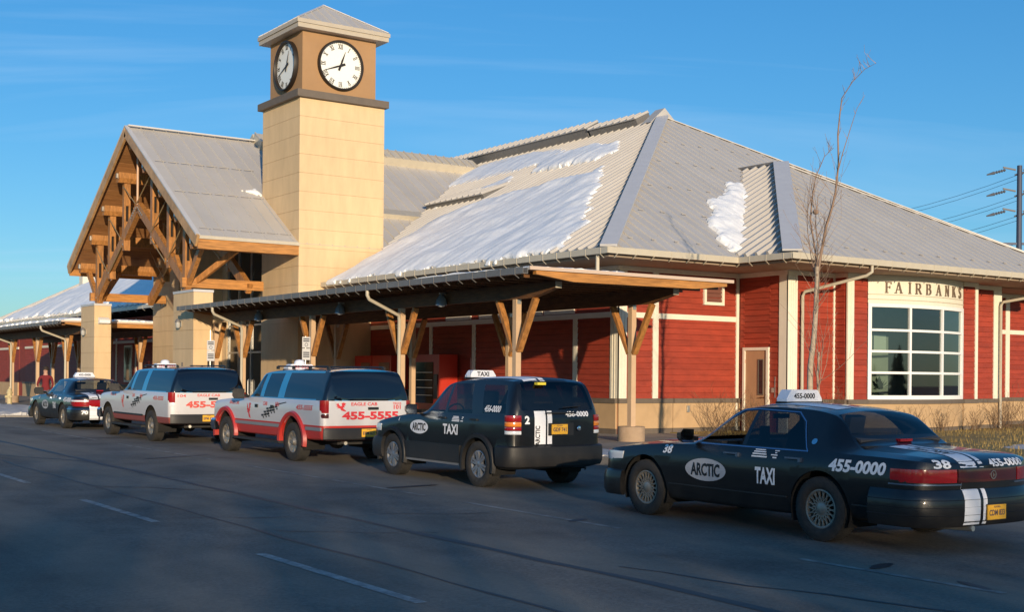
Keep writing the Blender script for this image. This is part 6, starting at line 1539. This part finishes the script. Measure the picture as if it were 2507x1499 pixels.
    for y0, y1 in ((.80,.004),(-.004,-.80)):
        c.take(c.region([(y1,.70),(y0,.70),(y0,1.215),(y1,1.215)], 'x', lambda q, n: q.x < -1.2 and n.x < -.5), 'tailgate_door', MM, gap=.004)
    c.take(c.region([(2.58,-.78),(2.58,.78),(4.06,.74),(4.06,-.74)], 'z', lambda q, n: n.z > .5 and q.z > .9), 'bonnet', MM, gap=.006)
    c.finish(MM)
    P_ = [p for p in c.path(True, 0, None, .985) if p[1] > .835 and p[0] < -1.12]
    for z0, z1, m in ((.875,.965,LENSW if not flares else LENSD),(.97,1.215,LENSR)):
        c.wrap(P_, [(-.03,z0),(.010,z0+.003),(.014,(z0+z1)/2),(.010,z1-.003),(-.03,z1)], 'tail_light', m, True)
    c.wrap(c.path(False, .0, .48, .98), [(-.02,.80),(.01,.81),(.014,.90),(.004,.98),(-.02,.985)], 'headlight', LENSW, True)
    c.wrap([p for p in c.path(False, 0, None, .98) if abs(p[1]) < .46], [(-.02,.76),(.006,.77),(.008,.88),(.0,.97),(-.02,.975)], 'grille', CHROME)
    c.add(MB().box(-1.345,-1.32,-.20,.02,1.035,1.085), 'tailgate_handle', BLKT); c.plate(-1.432, .06, .60, plate); c.add(MB().box(-1.43,-1.41,-.62,-.24,.57,.63), 'bumper_step', CHROME)
    c.add(MB().bar((-1.33,-.46,.80),(-1.33,-.70,.80),.012,.03,(1,0,0)), 'maker_badge', BLKT)
    c.mirror(2.30, .96, 1.27, BLKT, 1.45, BLKT)
    b = MB()
    for sg in (1,-1):
        b = MB().tube([(-.8,sg*.60,1.85),(1.5,sg*.60,1.85)], .018, 6); 
        for x in (-.8,0,.75,1.5): b.box(x-.04,x+.04,sg*.60-.02,sg*.60+.02,1.79,1.85)
        c.add(b, 'roof_rail', BLKT)
    for x in (0, 3.34):
        for sg in (1,-1): c.wheel(x, sg*.855, .375, .25, .215, 'steel', ALLOY)
    c.interior(2.1, 1.15, .2, .55, 1.17, .42, 1.52)
    c.roof_sign(2.0-.25, 1.80, .62, .10, .22, '455-5555', DEC_R, True, .46, .055)
    c.add(MB().tube([(-.2,.25,.42),(-1.25,.45,.40)], .035, 8), 'exhaust', STEEL); c.add(MB().box(-1.0,-.55,-.5,.5,.36,.52), 'fuel_tank', CLAD)
    c.add(MB().tube([(0,-.75,.36),(0,.75,.36)], .06, 8).lathe([(0,-.16),(.14,-.08),(.14,.08),(0,.16)], (0,0,.36), (1,0,0), 12), 'rear_axle', CLAD)
    return c
wagon('blue and white taxi wagon with red wheel flares and eagle lettering', (11.65,22.80,gz(22.8)), .0, '101', 'EFM 621', True)
wagon('dusty white taxi wagon with blue roof and faded red sill', (11.42,30.3,gz(30.3)), .0, '104', 'EPM 450', False)

# ================================================================== person by the far taxi
def person(x, y, z0, rz, label):
    t_ = thing('person', (x,y,z0), label, 'person'); t_.rotation_euler.z = rz
    J = {'pel':((0,0,.96),.135),'sp':((0,.01,1.16),.14),'ch':((0,.01,1.38),.165),'nk':((0,.0,1.50),.062),'hd0':((0,-.02,1.60),.082),'hd1':((0,-.02,1.70),.098),'hd2':((0,-.01,1.785),.06),
         'hL':((.10,0,.90),.10),'kL':((.115,-.02,.49),.062),'aL':((.12,.02,.10),.042),'tL':((.13,-.15,.04),.035),'hR':((-.10,0,.90),.10),'kR':((-.12,-.05,.50),.062),'aR':((-.14,.0,.10),.042),'tR':((-.15,-.17,.04),.035),
         'sL':((.20,.01,1.42),.062),'eL':((.27,.0,1.14),.046),'wL':((.24,-.16,.92),.03),'gL':((.22,-.22,.86),.026),'sR':((-.20,.01,1.42),.062),'eR':((-.29,-.02,1.15),.046),'wR':((-.22,-.22,1.02),.03),'gR':((-.17,-.28,.99),.026)}
    E_ = [('pel','sp'),('sp','ch'),('ch','nk'),('nk','hd0'),('hd0','hd1'),('hd1','hd2'),('pel','hL'),('hL','kL'),('kL','aL'),('aL','tL'),('pel','hR'),('hR','kR'),('kR','aR'),('aR','tR'),('ch','sL'),('sL','eL'),('eL','wL'),('wL','gL'),('ch','sR'),('sR','eR'),('eR','wR'),('wR','gR')]
    for s_, sg in (('L',1),('R',-1)):          # five fingers on each hand
        g = J['g'+s_][0]
        for q, (dx, ln_) in enumerate(((-.02,.075),(-.006,.085),(.008,.08),(.02,.062))):
            J['f%s%d' % (s_, q)] = ((g[0]+sg*dx, g[1]-.035, g[2]-.03), .009); J['F%s%d' % (s_, q)] = ((g[0]+sg*dx*1.2, g[1]-.02, g[2]-.03-ln_*.6), .007); E_ += [('g'+s_, 'f%s%d' % (s_, q)), ('f%s%d' % (s_, q), 'F%s%d' % (s_, q))]
        J['p'+s_] = ((g[0]-sg*.04, g[1]+.0, g[2]-.03), .01); E_.append(('g'+s_, 'p'+s_))
    names = list(J); me = bpy.data.meshes.new('body'); me.from_pydata([J[n][0] for n in names], [(names.index(a), names.index(c)) for a, c in E_], [])
    o = link('body', me, t_); sk = o.modifiers.new('s', 'SKIN'); o.modifiers.new('u', 'SUBSURF').levels = 1
    for i, n in enumerate(names):
        r = J[n][1]; me.skin_vertices[0].data[i].radius = (r, r*(.72 if n in ('ch','sp','pel') else 1)); me.skin_vertices[0].data[i].use_root = n == 'pel'
    dg = bpy.context.evaluated_depsgraph_get(); m2 = bpy.data.meshes.new_from_object(o.evaluated_get(dg)); o.modifiers.clear(); o.data = m2; m2.name = 'body'
    for m in (mat('skin', (.50,.27,.19), .6), mat('maroon_sweater', (.17,.014,.018), .9, var=.15), mat('grey_jeans', (.07,.085,.11), .9), mat('shoe', (.02,.02,.02), .6)): m2.materials.append(m)
    for p in m2.polygons:
        q = p.center; p.material_index = 0 if q.z > 1.50 or (abs(q.x) > .13 and q.z < 1.06 and q.y < -.19 and q.z > .7) else (1 if q.z > .90 else (2 if q.z > .09 else 3))
    m2.shade_smooth()
    hair = MB().lathe([(0,.12),(.06,.105),(.10,.05),(.105,-.01),(.098,-.06)], (0,.0,1.715), (0,.18,1), 16); hm = hair.mesh('hair', mat('dark_hair', (.03,.02,.015), .8), 60); link('hair', hm, t_)
    f = MB()
    for sx in (-.034,.034): f.box(sx-.012,sx+.012,-.118,-.104,1.695,1.708)
    f.box(-.022,.022,-.112,-.10,1.625,1.635); link('face_features', f.mesh('face_features', DASH), t_)
    nz = MB().prism([(-.012,-.105,1.655),(.012,-.105,1.655),(0,-.105,1.70)], (0,-.022,-.004)); link('nose', nz.mesh('nose', MATS['skin']), t_)
    return t_
person(13.05, 49.6, WZ, -.5, 'person in maroon sweater and grey jeans standing behind the far black taxi')
